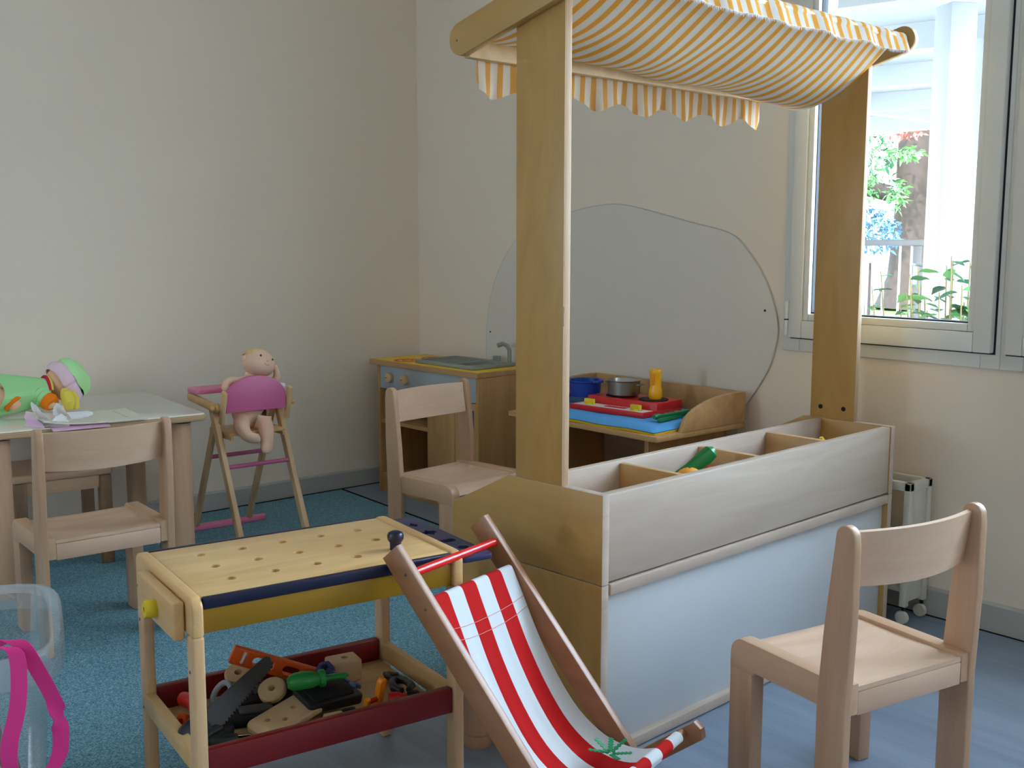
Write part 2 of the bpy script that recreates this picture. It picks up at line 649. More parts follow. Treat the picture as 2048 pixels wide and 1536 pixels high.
def skin(name, verts, edges, radii, mat, parent=None, sub=2, root=0):
    """one continuous body grown over a skeleton"""
    me = bpy.data.meshes.new(name)
    me.from_pydata([Vector(v) for v in verts], edges, [])
    o = bpy.data.objects.new(name, me)
    COL.objects.link(o)
    me.materials.append(MATS[mat])
    sk = o.modifiers.new('skin', 'SKIN')
    sk.use_smooth_shade = True
    lay = me.skin_vertices[0].data
    for i, r in enumerate(radii):
        lay[i].radius = (r, r) if not isinstance(r, tuple) else r
        lay[i].use_root = (i == root)
    ss = o.modifiers.new('sub', 'SUBSURF')
    ss.levels = ss.render_levels = sub
    if parent is not None:
        o.parent = parent
    return o


def arc(cx, cy, r, a0, a1, n=8):
    return [(cx + r * cos(rad(a0 + (a1 - a0) * i / n)), cy + r * sin(rad(a0 + (a1 - a0) * i / n))) for i in range(n + 1)]


def rrect(x0, x1, y0, y1, r, n=5):
    return (arc(x1 - r, y1 - r, r, 0, 90, n) + arc(x0 + r, y1 - r, r, 90, 180, n) +
            arc(x0 + r, y0 + r, r, 180, 270, n) + arc(x1 - r, y0 + r, r, 270, 360, n))


def T(x=0, y=0, z=0):
    return Matrix.Translation((x, y, z))


def RX(a):
    return Matrix.Rotation(rad(a), 4, 'X')


def RY(a):
    return Matrix.Rotation(rad(a), 4, 'Y')


def RZ(a):
    return Matrix.Rotation(rad(a), 4, 'Z')

# ================================================================== THE ROOM
def struct(o, label=None):
    o['kind'] = 'structure'
    if label:
        o['label'] = label
    return o


b = B().box(XL - 0.2, XR + 0.2, YF - 0.2, YB + 0.25, -0.1, 0.0, 0)
struct(b.build('floor', 'lino'), 'grey-blue wood-look vinyl floor')
b = B().box(XL - 0.2, XR + 0.2, YF - 0.2, YB + 0.25, ZC, ZC + 0.15, 0)
struct(b.build('ceiling', 'ceiling_paint'), 'plain white ceiling of the playroom')
b = B().box(XL - 0.2, XL, YF - 0.2, YB + 0.25, 0, ZC, 0)
struct(b.build('wall_left', 'wall_paint'), 'bare cream painted wall behind the table')
b = B().box(XR, XR + 0.2, YF - 0.2, YB + 0.25, 0, ZC, 0)
struct(b.build('wall_right', 'wall_paint'), 'cream painted wall out of view')
b = B()
b.box(XL, REAR_FILL[0], YF - 0.2, YF, 0, ZC, 0)
b.box(REAR_FILL[1], XR, YF - 0.2, YF, 0, ZC, 0)
b.box(REAR_FILL[0], REAR_FILL[1], YF - 0.2, YF, 0, REAR_FILL[2], 0)
b.box(REAR_FILL[0], REAR_FILL[1], YF - 0.2, YF, REAR_FILL[3], ZC, 0)
struct(b.build('wall_front', 'wall_paint'), 'cream painted wall behind the viewer')
b = B()
b.box(XL, XR, YB, YB + 0.25, 0, WZ0, 0)
b.box(XL, XR, YB, YB + 0.25, WZ1, ZC, 0)
edges = [XL] + [v for w in WINDOWS for v in w] + [XR]
for i in range(0, len(edges), 2):
    if edges[i + 1] - edges[i] > 0.001:
        b.box(edges[i], edges[i + 1], YB, YB + 0.25, WZ0, WZ1, 0)
struct(b.build('wall_back', 'wall_paint'), 'cream wall with the window')

# baseboards: bevelled grey strip and the dark joint at the floor
for nm, pts, ax, a0, a1 in (
        ('baseboard_left', [(XL, 0.004), (XL + 0.014, 0.004), (XL + 0.014, 0.078), (XL + 0.008, 0.086), (XL, 0.086)], 'Y', YF, YB),
        ('baseboard_back', [(YB, 0.004), (YB - 0.014, 0.004), (YB - 0.014, 0.086), (YB - 0.008, 0.094), (YB, 0.094)], 'X', XL, XR)):
    o = struct(B().prism(pts, ax, a0, a1, 0).build(nm, 'baseboard_grey'), 'low grey baseboard along the wall')
    if nm == 'baseboard_left':
        B().box(XL + 0.001, XL + 0.0155, YF, YB, 0.0, 0.004, 0).build('floor_joint', 'joint_dark', o)
    else:
        B().box(XL, XR, YB - 0.0155, YB - 0.001, 0.0, 0.004, 0).build('floor_joint', 'joint_dark', o)


def ring(b, x0, x1, z0, z1, wl, wr, wb, wt, y0, y1, bev=0.003, mi=0):
    b.box(x0, x0 + wl, y0, y1, z0, z1, bev, mi)
    b.box(x1 - wr, x1, y0, y1, z0, z1, bev, mi)
    b.box(x0 + wl, x1 - wr, y0, y1, z0, z0 + wb, bev, mi)
    b.box(x0 + wl, x1 - wr, y0, y1, z1 - wt, z1, bev, mi)
    return b


SASH = [(-2.259, -1.5425), (-1.501, -0.785), (-0.727, -0.018), (0.338, 1.049), (1.091, 1.802)]
for i, ((x0, x1), (s0, s1)) in enumerate(zip(WINDOWS, SASH)):
    w = bpy.data.objects.new('window_%d' % (i + 1), None)
    COL.objects.link(w)
    struct(w, 'white framed tilting window looking onto the garden' if i == 0 else 'white framed window beside the first')
    ring(B(), x0, x1, WZ0, WZ1, 0.07, 0.06, 0.07, 0.07, YB - 0.012, YB + 0.06).build('frame', 'window_white', w)
    ring(B(), s0 - 0.004, s1 + 0.006, 0.853, WZ1 - 0.044, 0.03, 0.03, 0.03, 0.03, YB - 0.0135, YB - 0.0125, 0).build('painted_gap_shade', 'gasket', w)  # dark strip painted for the shade between sash and frame
    sash = ring(B(), s0, s1, 0.858, WZ1 - 0.05, 0.052, 0.056, 0.06, 0.06, YB - 0.036, YB + 0.03, 0.004).build('sash', 'window_white', w)
    g0, g1 = s0 + 0.052, s1 - 0.056
    ring(B(), g0 + 0.001, g1 - 0.001, 0.919, WZ1 - 0.111, 0.022, 0.02, 0.024, 0.024, YB - 0.03, YB + 0.03, 0.004).build('glazing_bead', 'window_white', sash)
    ring(B(), g0 + 0.02, g1 - 0.019, 0.940, WZ1 - 0.133, 0.0055, 0.0055, 0.0075, 0.0055, YB - 0.012, YB + 0.02, 0).build('gasket', 'gasket', sash)
    B().box(g0 + 0.02, g1 - 0.02, YB, YB + 0.005, 0.94, WZ1 - 0.13, 0).build('pane', 'window_glass', sash)
    if i == 0:
        h = B()
        h.tube([(s0 - 0.010, YB - 0.03, 0.866), (s0 - 0.010, YB - 0.03, 0.917)], 0.009, 14)
        h.tube([(s0 - 0.010, YB - 0.03, 0.922), (s0 - 0.010, YB - 0.03, 0.984)], 0.009, 14)
        h.tube([(s0 - 0.010, YB - 0.03, 0.916), (s0 - 0.010, YB - 0.03, 0.923)], 0.0085, 14, mi=1)
        h.build('hinge', ['window_white', 'gasket'], sash)

w = bpy.data.objects.new('window_6', None)  # unseen window added to brighten surfaces that face the viewer's side
COL.objects.link(w)
struct(w, 'unseen white framed window added behind the viewer for fill light')
bb = B()
for a0, a1, c0, c1 in ((REAR_FILL[0], REAR_FILL[0] + 0.06, REAR_FILL[2], REAR_FILL[3]), (REAR_FILL[1] - 0.06, REAR_FILL[1], REAR_FILL[2], REAR_FILL[3]),
                       (REAR_FILL[0] + 0.06, REAR_FILL[1] - 0.06, REAR_FILL[2], REAR_FILL[2] + 0.06), (REAR_FILL[0] + 0.06, REAR_FILL[1] - 0.06, REAR_FILL[3] - 0.06, REAR_FILL[3])):
    bb.box(a0, a1, YF - 0.06, YF + 0.01, c0, c1, 0.003)
bb.build('frame', 'window_white', w)
B().box(REAR_FILL[0] + 0.05, REAR_FILL[1] - 0.05, YF - 0.03, YF - 0.025, REAR_FILL[2] + 0.05, REAR_FILL[3] - 0.05, 0).build('pane', 'window_glass', w)

# carpet with dark bound edge
c_pts = [(-4.443, 2.765), (-4.443, -1.6), (-2.25, -1.6), (-2.25, 2.64)]
cp = thing('carpet', 'large speckled blue-green carpet with a black bound edge', 'carpet')
cin = [(-4.431, 2.752), (-4.431, -1.588), (-2.262, -1.588), (-2.262, 2.628)]
B().prism(cin, 'Z', 0.0005, 0.006, 0).build('pile', 'carpet_blue', cp)
bb = B()
for k in range(4):
    a, c, d, e = c_pts[k], c_pts[(k + 1) % 4], cin[(k + 1) % 4], cin[k]
    bb.prism([a, c, d, e], 'Z', 0.0005, 0.0068, 0)
bb.build('binding', 'carpet_binding', cp)

# ================================================================== MARKET STALL
st = thing('market_stall', 'wooden play shop counter with white front, two tall posts and a striped awning', 'play stall',
           (-1.677, 1.716, 0), rad(2.8))
LEN, DEP = 1.335, 0.512
lowp = [(0, 0.0), (0, 0.4222), (-DEP, 0.4222), (-DEP, 0.0)]
upp = [(0, 0.4242), (0, 0.632), (-0.304, 0.632), (-DEP, 0.53), (-DEP, 0.4242)]
for y0, y1 in ((0, 0.024), (LEN - 0.024, LEN)):
    for nm, pts, mt_ in (('side_panel', lowp, 'birch'), ('bin_side', upp, 'birch_flat')):
        o = B().prism(pts, 'Y', y0, y1, 0.002).build(nm, [mt_, 'maple_rail'], st)
        for p in o.data.polygons:
            if abs(p.normal[1]) < 0.6:
                p.material_index = 1          # light edge banding
B().box(-0.03, -0.003, 0.0245, LEN - 0.0245, 0.4266, 0.6305, 0.0035).build('bin_front', 'maple', st, label='pale maple board across the front of the bins')
B().box(-0.258, -0.236, 0.0245, LEN - 0.0245, 0.45, 0.6305, 0.003).build('bin_back', 'maple_rail', st)
B().box(-0.2355, -0.0305, 0.0245, LEN - 0.0245, 0.45, 0.466, 0.0).build('bin_floor', 'birch_in', st)
for y in (0.338, 0.670, 1.003):
    B().box(-0.2358, -0.0302, y - 0.009, y + 0.009, 0.466, 0.624, 0.002).build('divider', 'birch_in', st)
B().box(-DEP + 0.01, -0.2585, 0.0245, LEN - 0.0245, 0.426, 0.446, 0.002).build('worktop', 'birch_flat', st)
B().box(-0.036, -0.018, 0.0245, LEN - 0.0245, 0.02, 0.41, 0.001).build('front_panel', 'white_laminate', st, label='smooth white front panel')
B().box(-0.03, 0.002, 0.0285, LEN - 0.0275, 0.3955, 0.4225, 0.003).build('front_rail', 'maple_rail', st)
B().box(-0.03, 0.002, 0.0285, LEN - 0.0275, 0.003, 0.028, 0.003).build('front_rail', 'maple_rail', st)
B().box(-DEP + 0.02, -0.05, 0.0245, LEN - 0.0245, 0.05, 0.07, 0.0).build('base_shelf', 'birch_in', st)


def ply_faces(o, axis_edge):
    """give the sawn edges of a plywood sheet their layered look"""
    for p in o.data.polygons:
        if abs(p.normal[axis_edge]) < 0.6:
            p.material_index = 1


for y0, y1, far in ((0.001, 0.0235, False), (LEN - 0.0235, LEN - 0.001, True)):
    po = B().box(-0.280, -0.127, y0, y1, 0.6325, 1.752, 0.0008).build('post', ['birch', 'ply_edge'], st)
    ply_faces(po, 1)
    if far:
        for sx in (-0.243, -0.163):
            B().lathe([(0.0, 0.0), (0.0072, 0.0), (0.0072, 0.002), (0.0, 0.003)], 16,
                      M=T(sx, y0 - 0.0002, 0.668) @ RX(90)).build('bolt', 'black_rubber', po)
    else:
        B().box(-0.1272, -0.1266, 0.002, 0.006, 1.0, 1.045, 0).build('edge_chip', 'oak_dark', po)

# sloping roof arms with round ends
AX0, AZ0, AX1, AZ1, AR = -0.450, 1.667, -0.036, 1.776, 0.0385
ang = math.degrees(math.atan2(AZ1 - AZ0, AX1 - AX0))
arm_pts = arc(AX1, AZ1, AR, ang - 90, ang + 90, 14) + arc(AX0, AZ0, AR, ang + 90, ang + 270, 14)
for y0, y1, far in ((-0.0225, 0.0, False), (LEN, LEN + 0.0225, True)):
    ar = B().prism(arm_pts, 'Y', y0, y1, 0.0015).build('roof_arm', ['birch_flat', 'ply_edge'], st)
    if not far:
        B().lathe([(0, 0), (0.0032, 0), (0.0026, 0.0012), (0, 0.0014)], 10, M=T(AX0 - 0.011, y0 + 0.0002, AZ0 - 0.003) @ RX(90)).build('screw', 'screw_metal', ar)
B().box(AX0 - 0.013, AX0 + 0.011, 0.0, LEN, AZ0 - 0.042, AZ0 + 0.004, 0.004).build('cross_bar', 'birch_in', st)
B().tube([(AX1, 0.0, AZ1), (AX1, LEN, AZ1)], 0.016, 14).build('cross_bar', 'birch_in', st)


def awning(u, v):
    y = 0.012 + u * (LEN - 0.024)
    if v <= 0.76:
        t = v / 0.76
        x = AX0 - 0.012 + (AX1 - AX0 + 0.012) * t
        z = AZ0 + 0.006 + (AZ1 + 0.018 - AZ0 - 0.006) * t
        sag = 4 * t ** 0.8 * (1 - t ** 0.8)
        skew = 0.40 + 0.72 * u
        z -= sag * 0.108 * skew
        z += 0.006 * sin(9 * u + 5 * t) * sag + 0.004 * sin(23 * u - 7 * t) * sag
        y += 0.012 * sin(3.1 * t + 4 * u) * sag
        if u > 0.9:
            y -= (u - 0.9) * 0.35 * sag
    elif v <= 0.9:
        a = 90 - 95 * (v - 0.76) / 0.14
        x = AX1 + 0.018 * cos(rad(a)) + 0.0
        z = AZ1 + 0.018 * sin(rad(a))
    else:
        t = (v - 0.9) / 0.1
        x = AX1 + 0.018 + 0.014 * t + 0.004 * sin(41 * u)
        z = AZ1 - 0.0015 - 0.04 * t + 0.003 * sin(33 * u)
    if v > 0.7:
        x += 0.003 * sin(75 * u + 3 * v) * min(1, (v - 0.7) * 8)
    return (x, y, z)


aw = B().grid(awning, 90, 44).build('awning', 'awning_cloth', st, angle=80, label='orange and white striped cotton awning, sagging')
fr = B()
t_ = bmesh.new()
for k in range(260):
    u = (k + 0.5) / 260
    x, y, z = awning(u, 1.0)
    h = 0.006 + 0.006 * random.random()
    v0 = t_.verts.new((x, y - 0.0012, z + 0.001))
    v1 = t_.verts.new((x, y + 0.0012, z + 0.001))
    v2 = t_.verts.new((x + 0.001, y + random.uniform(-0.002, 0.002), z - h))
    t_.faces.new((v0, v1, v2))
fr._take(t_)
fr.build('fringe', 'fringe', aw, kind='stuff')


def valance(u, v):
    y = 0.045 + u * (1.255 - 0.045)
    zt = AZ0 - 0.03
    zb = 1.566 - 0.014 * (1 - cos(2 * pi * (y - 0.045 + 0.035) / 0.19))
    if u > 0.985:
        zb += 0.02 * (u - 0.985) / 0.015
    z = zt + (zb - zt) * v
    x = AX0 - 0.016 + v * (0.006 * sin(2 * pi * y / 0.16) + 0.0025 * sin(2 * pi * y / 0.061 + 1.0))
    yy = y + v * 0.007 * sin(2 * pi * y / 0.13 + 5 * v)
    return (x, yy, z)


B().grid(valance, 150, 12).build('valance', 'valance_cloth', st, angle=80, label='scalloped orange and white striped valance')

# ================================================================== SCHOOL CHAIRS
def make_chair():
    t = thing('chair', '', 'chair')
    W, D, S, TT = 0.388, 0.325, 0.346, 0.66
    for s in (-1, 1):
        xo0, xo1 = sorted((s * 0.172, s * 0.194))
        xi0, xi1 = sorted((s * 0.151, s * 0.188))
        # rear upright: leg and back post in one piece, tapering and leaning back
        up = [(-0.094, 0.0), (-0.094, 0.30), (-0.106, 0.46), (-0.126, 0.63)]
        up += arc(-0.1495, 0.6375, 0.0232, 20, 160, 8)
        up += [(-0.174, 0.62), (-0.174, 0.48), (-0.166, 0.30), (-0.166, 0.0)]
        B().prism(up, 'X', xo0, xo1, 0.004, seg=3).build('leg', 'beech', t)
        # front leg
        B().box(xi0, xi1, 0.095, D / 2 + 0.001, 0.0, S - 0.066, 0.004, seg=2).build('leg', 'beech', t)
        rl = [(-D / 2, S - 0.062), (-D / 2, S)]
        rl += arc(D / 2 - 0.036, S - 0.036, 0.037, 90, 0, 8)
        rl += [(D / 2 + 0.001, S - 0.07), (0.095, S - 0.07), (0.088, S - 0.062)]
        B().prism(rl, 'X', xi0, xi1, 0.003, seg=2).build('side_rail', 'beech_y', t)

    def seat(u, v):
        x = -0.151 + 0.302 * u
        y = -0.1605 + 0.324 * v
        z = S - 0.007
        d = ((x / 0.12) ** 2 + ((y + 0.005) / 0.11) ** 2)
        z -= 0.011 * math.exp(-d ** 2 * 0.9)
        if v > 0.86:
            q = (v - 0.86) / 0.14
            z -= 0.030 * q * q
            y -= 0.004 * q
        return (x, y, z)
    B().grid(seat, 28, 28, 0.010).build('seat', 'beech_x', t, angle=60)
    B().box(-0.151, 0.151, -0.1615, -0.145, S - 0.066, S - 0.0185, 0.002).build('apron', 'beech_x', t)
    B().box(-0.151, 0.151, 0.110, 0.126, S - 0.066, S - 0.045, 0.002).build('apron', 'beech_x', t)

    def back(u, v):
        x = -0.173 + 0.346 * u
        bow = 0.030 * (1 - (x / 0.173) ** 2)
        y = -0.136 - 0.016 * v - bow
        z = 0.536 + 0.110 * v - 0.006 * (1 - (x / 0.173) ** 2) * (1 - v)
        return (x, y, z)
    B().grid(back, 24, 6, 0.010).build('backrest', 'beech_x', t, angle=50)
    return t


ch = make_chair()
ch.location = (-1.234, 2.018, 0)
ch.rotation_euler = (0, 0, rad(79.6))
ch['label'] = 'beech chair at the right, in front of the white stall front'
dup_tree(ch, (-3.301, 1.168, 0.007), rad(87.5), 'beech chair standing at the cream table, its back to the viewer')
dup_tree(ch, (-3.106, 2.424, 0.007), rad(-83.4), 'beech chair behind the stall, facing it, seat partly hidden')

# ================================================================== TABLE AND STOOL
TZ = 0.575
tb = thing('table', 'low square table with cream laminate top, plywood edge and round legs', 'table', (-3.655, 1.72, 0.007), rad(-5.3))
TL, TD = 0.755, 0.705
top_out = rrect(-TD, 0, -TL, 0, 0.022, 6)
TZ -= 0.007
B().prism(top_out, 'Z', TZ - 0.026, TZ - 0.0015, 0.006, seg=3).build('edge_band', 'ply_edge_z', tb)
B().prism(rrect(-TD + 0.003, -0.003, -TL + 0.003, -0.003, 0.02, 6), 'Z', TZ - 0.004, TZ, 0.001).build('tabletop', 'table_top', tb)
for lx in (-0.075, -TD + 0.075):
    for ly in (-0.075, -TL + 0.075):
        lg = B().tube([(lx, ly, 0.0), (lx, ly, TZ - 0.034)], 0.0375, 24).build('leg', 'beech_round', tb)
        B().tube([(lx, ly, TZ - 0.034), (lx, ly, TZ - 0.026)], 0.043, 24).build('collar', 'black_rubber', lg)

so = thing('stool', 'small brown wooden stool pushed under the cream table', 'stool', (-4.12, 1.33, 0.007), rad(-6))
B().box(-0.155, 0.155, -0.17, 0.17, 0.333, 0.362, 0.008, seg=3).build('seat', 'beech_y', so)
for sx in (-1, 1):
    B().box(sx * 0.13 - 0.012, sx * 0.13 + 0.012, -0.125, 0.125, 0.285, 0.3325, 0.002).build('apron', 'beech_y', so)
    for sy in (-1, 1):
        B().box(sx * 0.13 - 0.022, sx * 0.13 + 0.022, sy * 0.145 - 0.02, sy * 0.145 + 0.02, 0, 0.333, 0.004).build('leg', 'oak_dark', so)

# ================================================================== DOLL HIGH CHAIR
hc = thing('doll_high_chair', 'wooden doll high chair with pink half-round back, tray and rungs', 'high chair', (-3.896, 2.005, 0.007), rad(87.6))
HW, YR, YFT, ZA, YA = 0.136, -0.222, 0.279, 0.540, 0.021


def bar(b, p, q, wx, wy, bev=0.003):
    """square bar between two points, wx across x, wy across the other way"""
    p, q = Vector(p), Vector(q)
    d = q - p
    zax = d.normalized()
    xax = (Vector((1, 0, 0)) - zax * zax.x).normalized()
    yax = zax.cross(xax)
    M = Matrix(((xax.x, yax.x, zax.x, p.x), (xax.y, yax.y, zax.y, p.y), (xax.z, yax.z, zax.z, p.z), (0, 0, 0, 1)))
    b.box(-wx / 2, wx / 2, -wy / 2, wy / 2, 0, d.length, bev, M=M)
    return b


for s in (-1, 1):
    bar(B(), (s * HW, YR, 0.004), (s * HW, YA + 0.012, ZA + 0.016), 0.022, 0.034, 0.005).build('leg', 'pine_z', hc)
    xf = s * (HW - 0.019)
    bar(B(), (xf, YFT, 0.018), (xf, YA - 0.008, ZA + 0.012), 0.018, 0.032, 0.005).build('leg', 'pine_z', hc)
    # upright that carries the half-round back
    bar(B(), (s * (HW - 0.0005), -0.052, 0.485), (s * (HW - 0.0005), -0.092, 0.615), 0.0165, 0.030, 0.006).build('back_post', 'pine_z', hc)
    # tray arm with rounded ends
    pa = arc(-0.045, 0.548, 0.017, 120, 270, 6) + arc(0.205, 0.566, 0.017, -90, 60, 6)
    B().prism(pa, 'X', s * (HW + 0.012) - 0.008, s * (HW + 0.012) + 0.008, 0.002).build('tray_arm', 'pine_x', hc)
    B().ball((s * (HW + 0.030), -0.046, 0.548), (0.012, 0.011, 0.011)).build('peg', 'pine_x', hc)
    B().box(s * (HW - 0.0285) - 0.006, s * (HW - 0.0285) + 0.006, -0.085, 0.115, 0.425, 0.44, 0.002).build('seat_rail', 'pine_x', hc)
lerp_r = lambda z: YR + (YA - YR) * z / ZA
lerp_f = lambda z: YFT + (YA - YFT) * z / ZA
B().tube([(-HW, lerp_r(0.322), 0.322), (HW, lerp_r(0.322), 0.322)], 0.0085, 12).build('rung', 'pink_dark', hc)
B().tube([(-HW + 0.02, lerp_f(0.33), 0.33), (HW - 0.02, lerp_f(0.33), 0.33)], 0.0085, 12).build('rung', 'pink_dark', hc)
B().box(-0.116, 0.116, -0.08, 0.11, 0.4405, 0.4525, 0.002).build('seat', 'pine_x', hc)
half = [(-0.124, 0.530), (-0.124, 0.585)] + [(0.126 * cos(rad(a)), 0.578 + 0.088 * sin(rad(a))) for a in range(168, 11, -12)] + [(0.124, 0.585), (0.124, 0.530)]
B().prism(half, 'Y', -0.0765, -0.0615, 0.003, M=T(0, 0, 0) @ RX(0)).build('backrest', 'pink_dark', hc, label='pink half-round backrest')
B().prism(rrect(-HW - 0.024, HW + 0.024, 0.105, 0.222, 0.022, 5), 'Z', 0.5845, 0.603, 0.004, seg=3).build('tray', 'pink_wood', hc, label='glossy pink tray')
B().prism(rrect(-0.193, 0.193, 0.262, 0.296, 0.016, 5), 'Z', 0.0, 0.022, 0.004).build('foot_bar', 'pink_wood', hc)

# ================================================================== WORKBENCH
WB_O, WB_A = Vector((-2.001, 1.137, 0.0)), -7.5
wb = thing('workbench', 'toy carpenter workbench with pegboard top, yellow apron and red tray', 'workbench', WB_O, rad(WB_A))
HX, HY = (-0.097, -0.003, 0.092), (-0.18, -0.09, 0.0, 0.09, 0.18)
bd = B().box(-0.172, 0.172, -0.2645, 0.2645, 0.512, 0.5405, 0.0015).build('top_board', 'pine', wb)
ct = B()
for hx in HX:
    for hy in HY:
        ct.tube([(hx, hy, 0.49), (hx, hy, 0.56)], 0.0108, 20)
cut(bd, ct)
for s in (-1, 1):
    B().box(s * 0.179 - 0.0065, s * 0.179 + 0.0065, -0.2645, 0.2645, 0.519, 0.5415, 0.003).build('edge_strip', 'navy', wb)
    B().box(s * 0.174 - 0.008, s * 0.174 + 0.008, -0.2645, 0.2645, 0.472, 0.5185, 0.002).build('apron', 'yellow_paint', wb)
    y0, y1 = sorted((s * 0.265, s * 0.290))
    rail_o = arc(0.166, 0.520, 0.024, -10, 90, 6) + arc(-0.166, 0.520, 0.024, 90, 190, 6) + [(-0.19, 0.470), (0.19, 0.470)]
    B().prism(rail_o, 'Y', y0, y1, 0.006, seg=3).build('end_rail', 'pine_x', wb)
    for q in (-1, 1):
        lg = B().box(q * 0.172 - 0.0185, q * 0.172 + 0.0185, y0 + 0.0005, y1 - 0.0005, 0.0, 0.4695, 0.005, seg=3).build('leg', 'pine_z', wb)
        for zz in (0.205, 0.40):
            B().lathe([(0, 0), (0.0035, 0), (0.003, 0.0012), (0, 0.0014)], 10,
                      M=T(q * 0.172, s * 0.2898, zz) @ RX(90 if s < 0 else -90)).build('screw', 'screw_metal', lg)
    # tray: red long rails, wooden short rails
    B().box(s * 0.1745 - 0.0105, s * 0.1745 + 0.0105, -0.2645, 0.2645, 0.190, 0.2455, 0.003).build('tray_rail', 'red_paint', wb)
    B().box(-0.163, 0.163, y0, y1 - 0.004, 0.198, 0.2405, 0.003).build('tray_rail', 'pine_x', wb)
B().box(-0.165, 0.165, -0.2645, 0.2645, 0.498, 0.506, 0.0).build('hole_shade_board', 'joint_dark', wb)  # dark sheet added to paint the shade inside the peg holes
B().box(-0.164, 0.164, -0.2645, 0.2645, 0.186, 0.194, 0.0).build('tray_floor', 'pine', wb)
vj = B().box(-0.085, 0.160, -0.314, -0.2915, 0.458, 0.533, 0.006, seg=3).build('vise_jaw', 'pine_x', wb)
kn = B().lathe([(0, 0), (0.0165, 0), (0.018, 0.004), (0.018, 0.016), (0.015, 0.022), (0.006, 0.022), (0.006, 0.016), (0, 0.016)], 20,
               M=T(0.045, -0.314, 0.492) @ RX(90)).build('vise_screw', 'lemon', vj)
rk = B().prism(rrect(-0.186, 0.186, 0.2905, 0.368, 0.012, 5), 'Z', 0.515, 0.527, 0.0015).build('tool_rack', 'navy_flat', wb, label='flat dark blue tool rack with cut-out slots')
ct = B()
ct.prism([(-0.130, 0.333), (-0.119, 0.327), (-0.112, 0.322), (-0.105, 0.327), (-0.094, 0.333), (-0.105, 0.339), (-0.112, 0.344), (-0.119, 0.339)], 'Z', 0.50, 0.54, 0)
ct.prism([(-0.058, 0.333), (-0.046, 0.326), (-0.044, 0.318), (-0.035, 0.315), (-0.026, 0.318), (-0.024, 0.326), (-0.012, 0.333), (-0.024, 0.340), (-0.026, 0.348), (-0.035, 0.351), (-0.044, 0.348), (-0.046, 0.340)], 'Z', 0.50, 0.54, 0)
ct.prism(rrect(0.036, 0.060, 0.310, 0.352, 0.009, 4), 'Z', 0.50, 0.54, 0)
ct.prism(arc(0.112, 0.335, 0.014, 0, 330, 11), 'Z', 0.50, 0.54, 0)
cut(rk, ct)


def bw(x, y, z):
    a = rad(WB_A)
    return Vector((WB_O.x + cos(a) * x - sin(a) * y, WB_O.y + sin(a) * x + cos(a) * y, z))


def bench_rot(deg):
    return rad(WB_A + deg)


# peg in the corner hole of the bench
o = B().lathe([(0.0, 0.0), (0.0095, 0.0), (0.0095, 0.03), (0.012, 0.032), (0.0125, 0.048), (0.0145, 0.050), (0.0175, 0.055),
               (0.0178, 0.063), (0.015, 0.069), (0.008, 0.0725), (0.0, 0.073)], 24).build('bench_peg', 'navy', None)
tag(place(o, bw(0.092, 0.18, 0.5095)), 'glossy dark blue round-headed peg in the bench corner hole', 'peg')

# ---- toy tools in the bench tray
ZT = 0.1945
lv = thing('spirit_level', 'orange plastic toy spirit level sticking up out of the tray', 'toy level', bw(-0.112, -0.125, 0.290),
           rot=(rad(8), rad(24), bench_rot(78)))
o = B().box(0.0, 0.215, -0.008, 0.008, 0.0, 0.042, 0.004).build('body', 'orange_plastic', lv)
ct = B()
ct.prism(rrect(0.048, 0.098, 0.010, 0.032, 0.010, 4), 'Y', -0.02, 0.02, 0)
ct.prism(rrect(0.118, 0.160, 0.010, 0.032, 0.010, 4), 'Y', -0.02, 0.02, 0)
ct.box(0.022, 0.034, -0.02, 0.02, 0.006, 0.036, 0)
ct.box(0.180, 0.192, -0.02, 0.02, 0.006, 0.036, 0)
cut(o, ct)
B().tube([(0.028, 0, 0.006), (0.028, 0, 0.036)], 0.005, 10).build('vial', 'shiny_white', lv)
B().tube([(0.186, 0, 0.006), (0.186, 0, 0.036)], 0.005, 10).build('vial', 'shiny_white', lv)

sw = thing('toy_saw', 'dark grey toy saw with a toothed blade lying across the tray', 'toy saw', bw(0.052, -0.228, 0.238),
           rot=(rad(-34), rad(-15), bench_rot(122)))
bl = [(0.0, 0.022), (0.212, 0.014), (0.222, 0.006)]
n = 22
for k in range(n):
    x = 0.215 - 0.205 * k / n
    zb = -0.010 - 0.016 * (1 - x / 0.215)
    bl += [(x, zb), (x - 0.0045, zb - 0.006)]
bl += [(0.0, -0.028)]
B().prism(bl, 'Y', -0.003, 0.003, 0).build('blade', 'saw_grey', sw)
B().prism(rrect(-0.06, 0.004, -0.035, 0.030, 0.016, 5), 'Y', -0.009, 0.009, 0.003).build('handle', 'black_plastic', sw)

for x, y, z, rx, ry, lab in ((-0.118, -0.098, 0.246, 14, 24, 'round wooden toy disc beside the grey clip, under the saw'),
                             (-0.036, -0.052, 0.230, 22, 26, 'round wooden toy disc between the saw and the green screwdriver')):
    o = B().lathe([(0.008, 0.0), (0.027, 0.0), (0.030, 0.004), (0.030, 0.015), (0.027, 0.019), (0.008, 0.019), (0.008, 0.0)], 28, close=False).build('wooden_disc', 'raw_wood', None)
    tag(place(o, bw(x, y, z), (rad(rx), rad(ry), bench_rot(0))), lab, 'toy disc', 'wooden discs in the tray')

